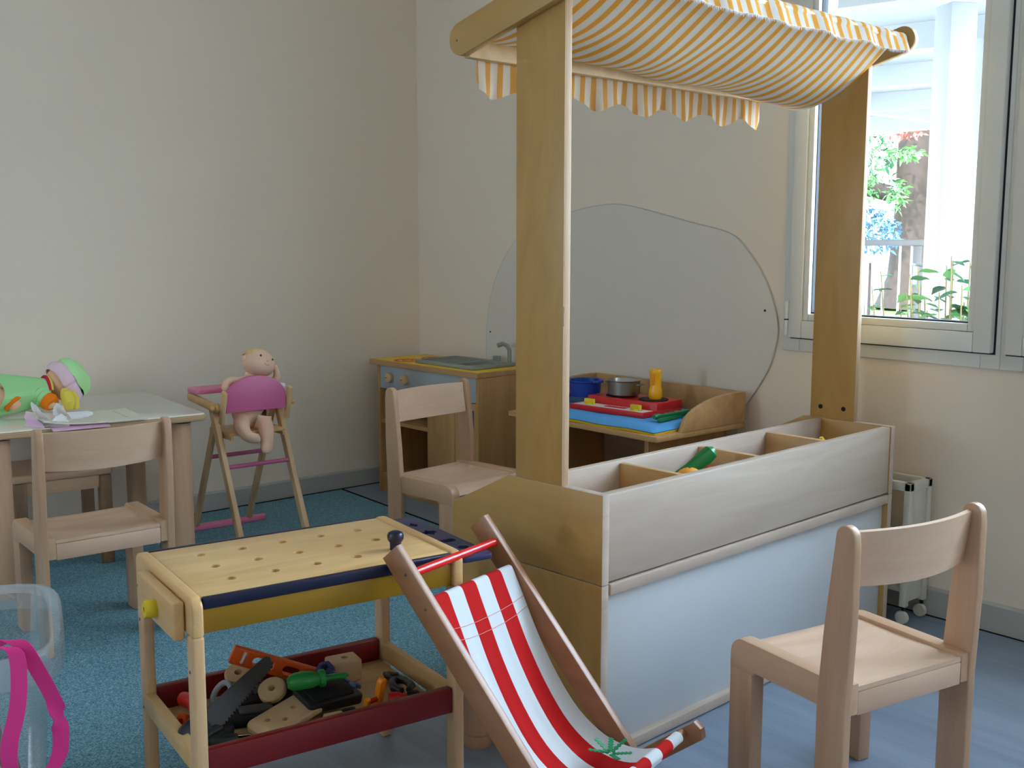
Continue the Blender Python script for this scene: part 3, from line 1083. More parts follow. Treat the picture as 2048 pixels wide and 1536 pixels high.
pk = thing('toy_plank', 'flat wooden toy plank with screw holes near the red rail', 'toy plank', bw(0.066, -0.060, 0.215),
           rot=(rad(6), rad(8), bench_rot(22)))
o = B().prism(rrect(-0.040, 0.040, -0.088, 0.088, 0.024, 6), 'Z', 0.0, 0.012, 0.003).build('board', 'raw_wood', pk)
ct = B()
for x, y in ((-0.012, -0.045), (0.012, -0.02), (-0.006, 0.02), (0.014, 0.05)):
    ct.tube([(x, y, -0.01), (x, y, 0.03)], 0.006, 14)
cut(o, ct)

sd = thing('toy_screwdriver', 'chunky bright green toy screwdriver on top of the tools', 'toy screwdriver', bw(0.004, -0.036, 0.262),
           rot=(0, rad(2), bench_rot(82)))
B().lathe([(0, 0), (0.012, 0.002), (0.019, 0.014), (0.0205, 0.035), (0.018, 0.056), (0.014, 0.064), (0.0145, 0.068), (0.0195, 0.069),
           (0.0195, 0.080), (0.012, 0.081), (0.0, 0.081)], 22, M=RY(90)).build('handle', 'green_plastic', sd)
B().tube([(0.080, 0, 0), (0.125, 0, 0), (0.134, 0, 0)], [0.0095, 0.0085, 0.004], 14, squash=0.75).build('shaft', 'green_plastic', sd)

bk = thing('toy_block', 'wooden toy block with a round hole at the back rail', 'toy block', bw(-0.088, 0.135, 0.200), bench_rot(-4))
o = B().box(-0.028, 0.028, -0.036, 0.036, 0.0, 0.052, 0.006, seg=3).build('body', 'raw_wood', bk)
cut(o, B().tube([(0, 0.004, 0.02), (0, 0.004, 0.08)], 0.0085, 16))

o = B().prism(arc(0, 0, 0.021, 0, 300, 5), 'Z', 0, 0.026, 0.003).build('toy_nut', 'violet_nut', None)
cut(o, B().tube([(0, 0, -0.02), (0, 0, 0.05)], 0.009, 16))
tag(place(o, bw(-0.050, 0.078, 0.236), (rad(24), rad(18), bench_rot(10))), 'dark violet hexagonal toy nut behind the green screwdriver', 'toy nut')

cl = thing('toy_clamp', 'orange and red toy clamp standing in the tray', 'toy clamp', bw(0.092, 0.130, 0.199),
           rot=(rad(0), rad(14), bench_rot(18)))
cp_o = ([(-0.008, 0.012), (-0.008, 0.066)] + arc(0.001, 0.066, 0.009, 180, 0, 6) + [(0.010, 0.014)] +
        arc(0.0, 0.010, 0.0115, 10, -90, 5) + [(-0.026, -0.001), (-0.040, 0.012), (-0.040, 0.034), (-0.030, 0.036), (-0.029, 0.020), (-0.018, 0.012)])
B().prism(cp_o, 'X', -0.007, 0.007, 0.003).build('jaw', 'orange_bright', cl)
B().tube([(0, -0.038, 0.026), (0, -0.008, 0.026)], 0.006, 12).build('screw', 'red_plastic', cl)

pl = thing('toy_pliers', 'black toy pliers with looped handles at the wooden end rail', 'toy pliers', bw(0.020, 0.212, 0.203), rot=(0, rad(-8), bench_rot(-12)))
h = B()
for s in (-1, 1):
    h.tube([(-0.075, 0.004 * s, 0.012), (-0.03, 0.008 * s, 0.016), (0.0, -0.004 * s, 0.018), (0.03, 0.016 * s, 0.018), (0.065, 0.020 * s, 0.015), (0.085, 0.008 * s, 0.012)],
           [0.005, 0.008, 0.009, 0.0085, 0.009, 0.007], 12)
h.build('handles', 'black_plastic', pl)
B().lathe([(0, 0), (0.010, 0), (0.010, 0.024), (0, 0.025)], 16, M=T(-0.004, 0, 0.005)).build('pivot', 'black_rubber', pl)

hm = thing('toy_hammer', 'red and black toy hammer head beside the orange clamp', 'toy hammer', bw(0.104, 0.186, 0.211), bench_rot(70))
B().lathe([(0, 0), (0.015, 0), (0.0165, 0.003), (0.0165, 0.024), (0.013, 0.026), (0.011, 0.034), (0.011, 0.040), (0, 0.040)], 20, M=T(-0.03, 0, 0) @ RY(90)).build('face', 'red_plastic', hm)
B().lathe([(0, 0), (0.012, 0), (0.016, 0.004), (0.017, 0.022), (0.012, 0.028), (0, 0.029)], 20, M=T(0.0095, 0, 0.0) @ RY(90)).build('head', 'black_plastic', hm)
B().tube([(0.004, 0.004, 0), (0.004, 0.10, -0.006)], 0.0075, 12).build('handle', 'raw_wood', hm)

dr = thing('toy_drill', 'black toy drill with chrome chuck in the front corner of the tray', 'toy drill', bw(0.105, -0.205, 0.214), rot=(0, rad(-4), bench_rot(56)))
B().lathe([(0, 0), (0.014, 0.0), (0.017, 0.008), (0.017, 0.050), (0.013, 0.056), (0, 0.056)], 20, M=T(-0.03, 0, 0) @ RY(90)).build('body', 'black_plastic', dr)
B().lathe([(0, 0), (0.0135, 0.0), (0.0135, 0.022), (0.010, 0.028), (0, 0.028)], 22, M=T(0.0265, 0, 0) @ RY(90)).build('chuck', 'chrome', dr)
B().tube([(0.054, 0, 0), (0.095, 0, -0.002)], 0.0028, 10).build('bit', 'chrome', dr)

o = B().prism(rrect(-0.018, 0.018, -0.012, 0.012, 0.006, 4), 'Z', 0, 0.016, 0.003).build('toy_bracket', 'green_dark', None)
tag(place(o, bw(0.092, -0.128, 0.1955), (0, 0, bench_rot(20))), 'small dark green toy bracket beside the drill', 'toy bracket')
o = B().prism(rrect(-0.022, 0.022, -0.022, 0.022, 0.008, 4), 'Z', 0, 0.014, 0.003).build('toy_nut_plate', 'green_dark', None)
cut(o, B().tube([(0, 0, -0.02), (0, 0, 0.05)], 0.008, 16))
tag(place(o, bw(0.112, 0.226, 0.196), (rad(4), rad(-6), bench_rot(10))), 'dark green square toy nut in the far front corner', 'toy nut')

rd = thing('toy_pipe_wrench', 'red plastic toy wrench behind the left bench leg', 'toy wrench', bw(-0.118, -0.222, 0.208), rot=(0, rad(6), bench_rot(8)))
B().tube([(0, 0, 0.02), (0.04, 0.005, 0.03), (0.09, -0.004, 0.018), (0.13, -0.012, 0.014)], [0.015, 0.018, 0.013, 0.015], 14).build('body', 'red_plastic', rd)
o = B().prism(arc(0, 0, 0.017, 0, 300, 5), 'Z', 0, 0.018, 0.002).build('toy_nut', 'orange_plastic', None)
cut(o, B().tube([(0, 0, -0.02), (0, 0, 0.05)], 0.007, 14))
tag(place(o, bw(-0.050, -0.236, 0.206), (rad(70), 0, bench_rot(30))), 'orange hexagonal toy nut behind the left bench leg', 'toy nut')

ml = thing('toy_mallet', 'short wooden toy mallet with black collar lying at the red rail', 'toy mallet', bw(0.120, 0.030, 0.212), bench_rot(84))
B().tube([(-0.030, 0, 0), (0.006, 0, 0)], 0.0145, 18).build('grip', 'raw_wood', ml)
B().lathe([(0, 0), (0.0165, 0), (0.0175, 0.004), (0.0175, 0.024), (0.0165, 0.028), (0, 0.028)], 20, M=T(0.0065, 0, 0) @ RY(90)).build('collar', 'black_rubber', ml)
B().tube([(0.035, 0, 0), (0.10, 0, 0)], 0.008, 14).build('shaft', 'raw_wood', ml)

bx = thing('toy_tool_case', 'flat black plastic toy case under the green screwdriver', 'toy case', bw(0.036, 0.040, 0.218), rot=(rad(-4), rad(10), bench_rot(6)))
B().prism(rrect(-0.042, 0.042, -0.065, 0.065, 0.010, 4), 'Z', 0, 0.022, 0.004).build('case', 'black_plastic', bx)
B().prism(rrect(-0.030, 0.030, -0.050, 0.050, 0.008, 4), 'Z', 0.0205, 0.0245, 0.001).build('lid', 'black_rubber', bx)

wr = thing('toy_spanner', 'slate blue toy spanner between the black case and the orange clamp', 'toy spanner', bw(0.030, 0.108, 0.232), rot=(rad(-14), rad(12), bench_rot(20)))
sp = arc(0.0, 0.0, 0.014, 40, 320, 10) + [(0.006, -0.006), (0.003, 0.0), (0.006, 0.006)]
B().prism(sp, 'Z', -0.004, 0.004, 0.001).build('jaw', 'blue_wrench', wr)
B().prism(rrect(-0.095, -0.010, -0.006, 0.006, 0.005, 3), 'Z', -0.0035, 0.0035, 0.001).build('shank', 'blue_wrench', wr)

gc = thing('toy_clip', 'pale grey open toy clip left of the wooden discs', 'toy clip', bw(-0.088, -0.148, 0.226), rot=(rad(60), rad(10), bench_rot(20)))
B().tube([(0.022 * cos(rad(a)), 0.030 * sin(rad(a)), 0) for a in range(40, 321, 20)], 0.0065, 10).build('hoop', 'grey_panel', gc)

for nm, lab, x, y, z, rz_, sx, sy, sz, m in (  # black fillers added to darken the pale gaps among the tools
        ('filler_under_saw', 'added black filler block lying under the saw', 0.070, -0.225, 0.196, 30, 0.018, 0.055, 0.030, 'black_plastic'),
        ('filler_behind_plank', 'added flat black filler block behind the wooden plank', 0.000, -0.105, 0.196, -12, 0.030, 0.070, 0.022, 'black_rubber'),
        ('filler_under_discs', 'added black filler block beneath the round wooden discs', -0.082, -0.040, 0.196, 5, 0.034, 0.095, 0.028, 'black_plastic'),
        ('filler_by_mallet', 'small added black filler block between mallet and hammer', 0.128, 0.110, 0.196, 8, 0.016, 0.038, 0.020, 'black_rubber')):
    q = thing(nm, lab, 'toy tool', bw(x, y, z), bench_rot(rz_))
    B().prism(rrect(-sx, sx, -sy, sy, min(sx, sy) * 0.4, 4), 'Z', 0, sz, 0.004).build('body', m, q)
    B().prism(rrect(-sx * 0.6, sx * 0.6, -sy * 0.5, sy * 0.5, min(sx, sy) * 0.2, 4), 'Z', sz - 0.0005, sz + 0.006, 0.002).build('cap', 'saw_grey', q)

# ================================================================== DECK CHAIR
dc = thing('deck_chair', 'small folding deck chair with red and white striped canvas', 'deck chair', (-1.745, 1.254, 0.0), rad(14.3))
DA = math.atan2(0.589, 0.512)                      # slope of the back frame
WID = 0.275


def slat(x0, z0, x1, z1, w, floor_cut=False):
    """outline of a rail whose upper edge runs from (x0,z0) to (x1,z1)"""
    d = Vector((x1 - x0, z1 - z0)).normalized()
    nn = Vector((d.y, -d.x)) if d.y > 0 else Vector((d.y, -d.x))
    if nn.y > 0:
        nn = -nn
    a, b2 = Vector((x0, z0)), Vector((x1, z1))
    p = [a, b2, b2 + nn * w, a + nn * w]
    return [(q.x, q.y) for q in p]


for y0, y1 in ((-0.020, 0.0), (WID, WID + 0.020)):
    # rails meet the floor: clip the lower end flat
    up0, up1 = (-0.034, 0.588), (0.4764, 0.0005)
    d = Vector((up1[0] - up0[0], up1[1] - up0[1])).normalized()
    nn = Vector((d.y, -d.x))
    w = 0.049
    lo0 = (up0[0] + nn.x * w, up0[1] + nn.y * w)
    lo1x = lo0[0] + d.x * ((lo0[1] - 0.0005) / -d.y)
    o = B().prism([up0, up1, (lo1x, 0.0005), lo0], 'Y', y0, y1, 0.002).build('back_rail', 'deck_wood', dc)
    if y0 < 0:
        for x, z in ((-0.010, 0.532), (0.040, 0.470)):
            B().lathe([(0, 0), (0.0036, 0), (0.003, 0.0012), (0, 0.0014)], 10, M=T(x, y0, z) @ RX(90)).build('screw', 'screw_metal', o)
for y0, y1 in ((-0.041, -0.021), (WID + 0.021, WID + 0.041)):
    sx, sz = 0.1735, 0.0005
    ex, ez = 0.474, 0.232
    d = Vector((ex - sx, ez - sz)).normalized()
    nn = Vector((d.y, -d.x))
    w = 0.038
    e2 = (ex + nn.x * w - d.x * 0.004, ez + nn.y * w - d.y * 0.004)
    s2x = sx + nn.x * w - d.x * (nn.y * w) / d.y
    B().prism([(sx, sz), (ex, ez), (ex + nn.x * w * 0.5 + d.x * 0.006, ez + nn.y * w * 0.5 + d.y * 0.006), e2, (s2x, sz)], 'Y', y0, y1, 0.002).build('seat_rail', 'deck_wood', dc)
B().tube([(-0.004, -0.002, 0.533), (-0.004, WID + 0.002, 0.533)], 0.0088, 18).build('head_bar', 'red_rod', dc, label='glossy red round head bar')
B().tube([(0.038, -0.001, 0.478), (0.038, WID + 0.001, 0.478)], 0.0075, 14).build('cloth_bar', 'deck_wood', dc)
B().tube([(0.452, -0.021, 0.203), (0.452, WID + 0.021, 0.203)], 0.009, 14).build('cloth_bar', 'deck_wood', dc)
B().tube([(0.205, -0.021, 0.012), (0.205, WID + 0.021, 0.012)], 0.009, 14).build('stretcher', 'deck_wood', dc)
B().tube([(0.44, -0.0, 0.015), (0.44, WID, 0.015)], 0.009, 14).build('stretcher', 'deck_wood', dc)


def catmull(pts, n=6):
    out = []
    P = [Vector(p) for p in pts]
    P = [P[0] * 2 - P[1]] + P + [P[-1] * 2 - P[-2]]
    for i in range(1, len(P) - 2):
        for k in range(n):
            t = k / n
            out.append(0.5 * ((2 * P[i]) + (P[i + 1] - P[i - 1]) * t + (2 * P[i - 1] - 5 * P[i] + 4 * P[i + 1] - P[i + 2]) * t * t +
                              (3 * P[i] - P[i - 1] - 3 * P[i + 1] + P[i + 2]) * t ** 3))
    out.append(P[-2])
    return out


path = [(0.038 + 0.0115 * cos(rad(a)), 0.478 + 0.0115 * sin(rad(a))) for a in (230, 180, 130, 80, 30)]
path += [(0.058, 0.463), (0.080, 0.418), (0.118, 0.340), (0.168, 0.258), (0.225, 0.190), (0.290, 0.150), (0.355, 0.142), (0.410, 0.160)]
path += [(0.452 + 0.0125 * cos(rad(a)), 0.203 + 0.0125 * sin(rad(a))) for a in (-70, -30, 10, 60, 110, 160, 200)]
PATH = catmull([(p[0], p[1], 0) for p in path], 4)


def canvas(u, v):
    k = v * (len(PATH) - 1)
    i = min(int(k), len(PATH) - 2)
    p = PATH[i].lerp(PATH[i + 1], k - i)
    y = 0.003 + u * (WID - 0.006)
    mid = sin(pi * min(1, max(0, (v - 0.25) / 0.5)))
    y2 = WID / 2 + (y - WID / 2) * (1 - 0.03 * mid)
    curl = mid * 0.016 * (abs(u - 0.5) * 2) ** 3
    return (p.x - 0.2 * curl + 0.002 * sin(40 * u) * mid * 0.5, y2, p.y + curl - 0.012 * mid * (1 - (2 * u - 1) ** 2))


cv = B().grid(canvas, 36, len(PATH) - 1).build('canvas', 'deck_cloth', dc, angle=80, label='red and white striped canvas sling')


def hem(dv):
    pts = []
    for k in range(25):
        x, y, z = canvas(k / 24, dv)
        pts.append((x + 0.0012, y, z + 0.0012))
    return pts


B().tube(hem(0.312), 0.0007, 6).tube(hem(0.330), 0.0007, 6).build('seam', 'thread', cv)

lf = thing('toy_leaf', 'green plastic toy foliage lying in the deck chair canvas', 'toy leaf',
           Vector((-1.745, 1.254, 0)) + Vector((cos(rad(14.3)) * 0.330 - sin(rad(14.3)) * 0.215, sin(rad(14.3)) * 0.330 + cos(rad(14.3)) * 0.215, 0.152)), rad(20))
for k in range(7):
    a = k * 51 + 10
    pts = []
    for q in range(11):
        r = 0.012 + 0.026 * (q % 2)
        pts.append((0.004 + q * 0.0042, (0.006 if q % 2 else 0.0025)))
    outline = pts + [(x, -y) for x, y in reversed(pts)]
    B().prism(outline, 'Z', 0, 0.0015, 0, M=T(0, 0, 0.004 + 0.002 * (k % 3)) @ RZ(a) @ RY(-12 - 14 * (k % 2))).build('frond', 'leaf_toy', lf)

# short round timber standing between the bench and the stall
rp = thing('wooden_post', 'short round brown wooden post with a groove near its foot, behind the deck chair', 'post', (-1.945, 1.575, 0))
B().lathe([(0, 0), (0.033, 0), (0.035, 0.003), (0.035, 0.030), (0.032, 0.032), (0.035, 0.034), (0.035, 0.138), (0.031, 0.142), (0, 0.142)], 26).build('shaft', 'beech_round', rp)

# ================================================================== PLAY KITCHEN
kt = thing('play_kitchen', 'wooden play kitchen with yellow top, grey control panel and sink', 'play kitchen', (-4.36, 2.885, 0), rad(2.0))
KW, KD = 0.765, 0.33
B().box(-0.012, KW, 0.0, KD, 0.606, 0.6285, 0.002).build('worktop', 'oak_x', kt)
yt = B().box(0.004, KW - 0.016, 0.016, KD - 0.016, 0.6275, 0.6305, 0.0005).build('top_sheet', 'kitchen_yellow', kt)
for cx, cy, r in ((0.178, 0.085, 0.066), (0.178, 0.230, 0.052)):
    for r0, r1 in ((r - 0.017, r), (r * 0.45 - 0.010, r * 0.45)):
        B().lathe([(r0, 0), (r0, 0.0008), (r1, 0.0008), (r1, 0), (r0, 0)], 36, close=False, M=T(cx, cy, 0.6305)).build('hob_ring', 'print_red', yt)
B().box(0.042, 0.060, 0.008, KD, 0.0, 0.6055, 0.001).build('side_panel', 'oak', kt)
B().box(0.748, KW, 0.008, KD, 0.0, 0.6055, 0.001).build('side_panel', 'oak', kt)
cpn = B().box(0.0605, 0.7475, 0.010, 0.026, 0.498, 0.6055, 0.001).build('control_panel', 'grey_panel', kt)
for kx in (0.141, 0.257):
    k_ = B().lathe([(0, 0), (0.0225, 0), (0.0235, 0.003), (0.0225, 0.018), (0.019, 0.0205), (0, 0.021)], 24, M=T(kx, 0.010, 0.553) @ RX(90)).build('knob', 'raw_wood', cpn)
    B().box(kx - 0.014, kx - 0.002, -0.0122, -0.0108, 0.5515, 0.5545, 0).build('mark', 'green_dark', k_)
B().box(0.0605, 0.41, 0.014, KD - 0.012, 0.330, 0.348, 0.001).build('shelf', 'oak_x', kt)
B().box(0.0605, 0.7475, 0.014, KD - 0.012, 0.070, 0.088, 0.001).build('shelf', 'oak_x', kt)
B().box(0.0605, 0.7475, 0.020, 0.034, 0.0, 0.0695, 0.001).build('kick_board', 'oak_x', kt)
B().box(0.0605, 0.7475, KD - 0.011, KD - 0.003, 0.0, 0.6055, 0.0).build('back_panel', 'oak_dark', kt)
B().box(0.410, 0.428, 0.030, KD - 0.012, 0.0885, 0.4975, 0.0).build('partition', 'oak', kt)
B().box(0.412, 0.602, 0.010, 0.028, 0.0885, 0.4945, 0.0015).build('door', 'oak', kt)
dr_ = B().box(0.605, 0.7465, 0.010, 0.028, 0.0885, 0.4945, 0.0015).build('door', 'oak', kt)
B().box(0.704, 0.718, 0.006, 0.011, 0.12, 0.464, 0.001).build('handle_strip', 'grey_panel', dr_)
B().box(0.719, 0.733, 0.0075, 0.0115, 0.12, 0.464, 0).build('handle_groove', 'pouch_slate', dr_)
sk = B().prism(rrect(0.270, 0.690, 0.045, 0.300, 0.018, 5), 'Z', 0.6306, 0.646, 0.004).build('sink', 'sink_grey', kt, label='speckled grey sink with drainer')
ct = B()
ct.prism(rrect(0.292, 0.520, 0.065, 0.280, 0.012, 4), 'Z', 0.6385, 0.66, 0)
ct.prism(rrect(0.535, 0.672, 0.065, 0.280, 0.03, 5), 'Z', 0.6325, 0.66, 0)
cut(sk, ct)
for k in range(7):
    B().box(0.305 + k * 0.030, 0.317 + k * 0.030, 0.080, 0.265, 0.6385, 0.6415, 0.001).build('drain_rib', 'sink_grey', sk)
tp = B()
tp.tube([(0.655, 0.288, 0.645), (0.655, 0.288, 0.700), (0.650, 0.280, 0.720), (0.640, 0.262, 0.730), (0.628, 0.240, 0.722)], [0.009, 0.009, 0.010, 0.010, 0.011], 14)
tp.build('tap', 'sink_grey', kt)
B().box(0.548, 0.580, 0.282, 0.306, 0.6455, 0.668, 0.003).build('tap_handle', 'sink_grey', kt)

bo = thing('toy_bowl', 'small red and yellow toy bowl on the lowest kitchen shelf', 'toy bowl', (-3.99, 2.955, 0.0955))
B().lathe([(0, 0), (0.028, 0.0), (0.030, 0.004), (0.042, 0.030), (0.040, 0.030), (0.028, 0.006), (0, 0.005)], 24).build('cup', 'yellow_plastic', bo)
B().lathe([(0.0425, 0.029), (0.0465, 0.029), (0.0465, 0.042), (0.0425, 0.042), (0.0425, 0.029)], 24, close=False).build('rim', 'red_plastic', bo)

# ================================================================== PLAY DESK WITH RAISED SIDES
dk = thing('doll_changing_table', 'low wooden changing table with raised back and curved sides by the wall', 'changing table', (-2.797, 2.963, 0))
DW = 0.378
B().box(-DW, DW, -0.237, 0.238, 0.521, 0.540, 0.0025).build('top_board', 'oak_x', dk)
B().box(-DW + 0.0005, DW - 0.0005, 0.2195, 0.2375, 0.5405, 0.651, 0.002).build('back_board', 'oak_x', dk)
curve = [(0.219, 0.5405), (0.219, 0.6515)] + [(0.19 - 0.30 * q / 12, 0.5405 + 0.1115 * math.sqrt(max(0.0, 1 - (q / 12) ** 2.2))) for q in range(13)]
for s in (-1, 1):
    x0, x1 = sorted((s * DW, s * (DW - 0.018)))
    B().prism(curve, 'X', x0, x1, 0.002).build('side_board', 'oak_x', dk)
    x0, x1 = sorted((s * 0.300, s * 0.282))
    B().box(x0, x1, -0.19, 0.22, 0.0, 0.5205, 0.001).build('leg_panel', 'oak', dk)
B().box(-0.2815, 0.2815, 0.19, 0.205, 0.08, 0.5205, 0.0).build('back_panel', 'oak_dark', dk)
B().box(-0.2815, 0.2815, -0.18, 0.189, 0.16, 0.178, 0.001).build('shelf', 'oak_x', dk)

mt = thing('padded_mat', 'thin blue padded mat with a yellow underside on the changing table', 'mat', (-2.797, 2.963, 0.5402), rad(2.0))


def pad(h0, h1, inset):
    def fn(u, v):
        x = -0.345 + inset + (0.69 - 2 * inset) * u
        y = -0.232 + inset + (0.43 - 2 * inset) * v
        e = min(u, 1 - u, v * 0.7, (1 - v) * 0.7)
        k = min(1.0, e / 0.035)
        return (x, y, h0 + (h1 - h0) * math.sqrt(max(0, 1 - (1 - k) ** 2)) + 0.0012 * sin(17 * u + 9 * v))
    return fn


B().grid(pad(0.006, 0.010, 0.0), 40, 30, 0.006).build('underside', 'mat_yellow', mt, angle=60)
B().grid(pad(0.0105, 0.0255, 0.002), 40, 30, 0.003).build('cushion', 'blue_fabric', mt, angle=60)

# toy hob
hb = thing('toy_hob', 'red toy cooker top with two black plates and yellow knobs', 'toy cooker', (-2.773, 2.843, 0.5665), rad(5.0))
B().box(-0.1725, 0.1725, 0.0, 0.235, 0.0, 0.019, 0.003).build('base', 'red_plastic', hb)
rs_ = [(0.078, 0.0185), (0.084, 0.045), (0.235, 0.045), (0.235, 0.0185)]
B().prism(rs_, 'X', -0.152, 0.1725, 0.003).build('cooktop', 'red_plastic', hb)
pn = B().prism([(-0.160, 0.012), (0.160, 0.012), (0.166, 0.066), (-0.154, 0.066)], 'Z', 0.0186, 0.0198, 0).build('panel_print', 'print_white', hb)
B().box(-0.034, 0.064, 0.028, 0.056, 0.0197, 0.0203, 0).build('display', 'collar_red', pn)
for kx in (-0.104, 0.112):
    B().box(kx - 0.022, kx + 0.022, 0.030, 0.044, 0.0198, 0.040, 0.003).lathe([(0, 0), (0.019, 0), (0.018, 0.006), (0, 0.007)], 20, M=T(kx, 0.037, 0.0198)).build('knob', 'lemon', hb)
for px_, py_ in ((-0.050, 0.152), (0.105, 0.150)):
    B().lathe([(0, 0), (0.055, 0), (0.055, 0.003), (0.050, 0.005), (0.020, 0.005), (0.018, 0.0035), (0, 0.0035)], 32, M=T(px_, py_, 0.0452)).build('hot_plate', 'black_rubber', hb)


def hob(x, y, z):
    a = rad(5.0)
    return (-2.773 + cos(a) * x - sin(a) * y, 2.843 + sin(a) * x + cos(a) * y, 0.5665 + z)


pt = thing('cooking_pot', 'small steel saucepan with loop handles on the red toy cooker', 'pot', hob(-0.032, 0.150, 0.0503), rad(20))
B().lathe([(0, 0), (0.054, 0.0), (0.0595, 0.004), (0.0605, 0.052), (0.0635, 0.056), (0.0615, 0.057), (0.059, 0.053), (0.057, 0.005), (0, 0.003)], 40).build('pan', 'steel', pt)
for s in (-1, 1):
    B().tube([(s * 0.060, -0.020, 0.042), (s * 0.074, -0.018, 0.043), (s * 0.078, 0, 0.044), (s * 0.074, 0.018, 0.043), (s * 0.060, 0.020, 0.042)], 0.0022, 8).build('handle', 'steel', pt)
sh = thing('toy_shaker', 'tall amber yellow plastic shaker on the red toy cooker', 'toy shaker', hob(0.116, 0.146, 0.0503))
B().lathe([(0, 0), (0.021, 0.0), (0.0245, 0.006), (0.0255, 0.020), (0.0235, 0.036), (0.0205, 0.048), (0.0215, 0.075), (0.0225, 0.094), (0.0228, 0.104), (0.0205, 0.108), (0.014, 0.109), (0.012, 0.104), (0, 0.103)], 30).build('cup', 'amber_plastic', sh)
B().box(0.002, 0.012, -0.0235, -0.0195, 0.052, 0.092, 0.002).build('window', 'orange_bright', sh)

gb = thing('cooking_pan', 'dark grey toy pan under the blue toy bowl', 'toy pan', (-3.035, 3.0, 0.5665))
B().lathe([(0, 0), (0.062, 0), (0.070, 0.004), (0.074, 0.026), (0.072, 0.026), (0.066, 0.006), (0, 0.005)], 32).build('pan', 'pouch_slate', gb)
bb_ = thing('blue_bowl', 'blue plastic toy pot beside the red cooker', 'toy pot', (-3.035, 3.0, 0.5725))
B().lathe([(0, 0), (0.050, 0.0), (0.058, 0.006), (0.062, 0.070), (0.068, 0.074), (0.068, 0.080), (0.060, 0.078), (0.055, 0.010), (0, 0.006)], 36).build('bowl', 'blue_plastic', bb_)
B().tube([(0.055, -0.02, 0.075), (0.082, -0.012, 0.078), (0.082, 0.012, 0.078), (0.055, 0.02, 0.075)], 0.005, 10).build('handle', 'blue_plastic', bb_)

tg = thing('toy_tongs', 'green plastic toy tongs on the blue mat', 'toy tongs', (-2.532, 2.842, 0.5835), rad(88))
for s, dz in ((0, 0.0), (1, -0.006)):
    bl_ = B().prism([(0.0, -0.008), (0.05, -0.010), (0.10, -0.009), (0.16, -0.006), (0.21, -0.012), (0.215, 0.012), (0.16, 0.006), (0.10, 0.009), (0.05, 0.010), (0.0, 0.008)], 'Z', -0.006, 0.006, 0.002,
                    M=T(0, -0.022 * s, dz - 0.004 * s) @ RZ(-4 + 12 * s) @ RY(-2)).build('arm', 'green_dark', tg)
cut(list(tg.children)[0], B().box(0.034, 0.047, -0.005, 0.005, -0.03, 0.03, 0))
B().lathe([(0, 0), (0.0085, 0.001), (0.010, 0.008), (0.010, 0.030), (0, 0.032)], 16, M=T(-0.004, 0, 0) @ RY(90)).build('grip', 'green_dark', tg)
sp_ = thing('toy_spatula', 'pale yellow toy spoon behind the green tongs', 'toy spoon', (-2.545, 3.035, 0.5805), rad(60))
B().box(-0.05, 0.05, -0.006, 0.006, -0.002, 0.004, 0.002).ball((0.062, 0, 0.002), (0.022, 0.016, 0.006)).build('spoon', 'lemon', sp_)

# ---- play food in the stall bins
def sw2(x, y, z):
    a = rad(2.8)
    return (-1.677 + cos(a) * x - sin(a) * y, 1.716 + sin(a) * x + cos(a) * y, z)


ck = thing('toy_courgette', 'shiny green toy courgette leaning in the second bin', 'toy vegetable', sw2(-0.200, 0.400, 0.535), rot=(0, rad(-22), rad(65)))
B().tube([(0, 0, 0), (0.03, 0, 0.003), (0.08, 0, 0.006), (0.13, 0, 0.012), (0.18, 0, 0.022), (0.205, 0, 0.030), (0.216, 0, 0.034)],
         [0.008, 0.013, 0.015, 0.017, 0.022, 0.020, 0.008], 18).build('body', 'cucumber', ck)
og = thing('toy_orange', 'round toy orange in the second bin', 'toy fruit', sw2(-0.118, 0.470, 0.573))
B().ball((0, 0, 0), (0.040, 0.040, 0.037), seg=24).build('fruit', 'orange_fruit', og)
B().lathe([(0, 0), (0.004, 0), (0.003, 0.004), (0, 0.004)], 8, M=T(0, 0, 0.036)).build('stalk', 'green_dark', og)
o = B().ball((0, 0, 0), (0.027, 0.027, 0.024), seg=20).build('toy_radish', 'red_plastic', None)
tag(place(o, sw2(-0.122, 0.545, 0.580)), 'small red toy vegetable behind the orange', 'toy vegetable')
o = B().ball((0, 0, 0), (0.046, 0.046, 0.040), seg=22).build('toy_tomato', 'tomato', None)
tag(place(o, sw2(-0.100, 0.905, 0.560)), 'dull red toy tomato in the third bin', 'toy vegetable')
o = B().tube([(0, 0, 0), (0.0, 0.01, 0.05), (0.0, 0.012, 0.09), (0.0, 0.010, 0.12), (0.0, 0.006, 0.135)], [0.010, 0.020, 0.021, 0.014, 0.005], 16).build('toy_banana', 'lemon', None)
tag(place(o, sw2(-0.075, 1.030, 0.490)), 'yellow tip of a toy banana in the last bin', 'toy fruit')
# filler toys lying on the bin floors, under the ones in view
for k, (x, y, m, nm, lab) in enumerate(((-0.13, 0.50, 'tomato', 'toy_beet', 'dull red toy beet at the bottom of the second bin'),)):
    o = B().ball((0, 0, 0), (0.034, 0.034, 0.034), seg=18).build(nm, m, None)
    tag(place(o, sw2(x, y, 0.502)), lab, 'toy vegetable')

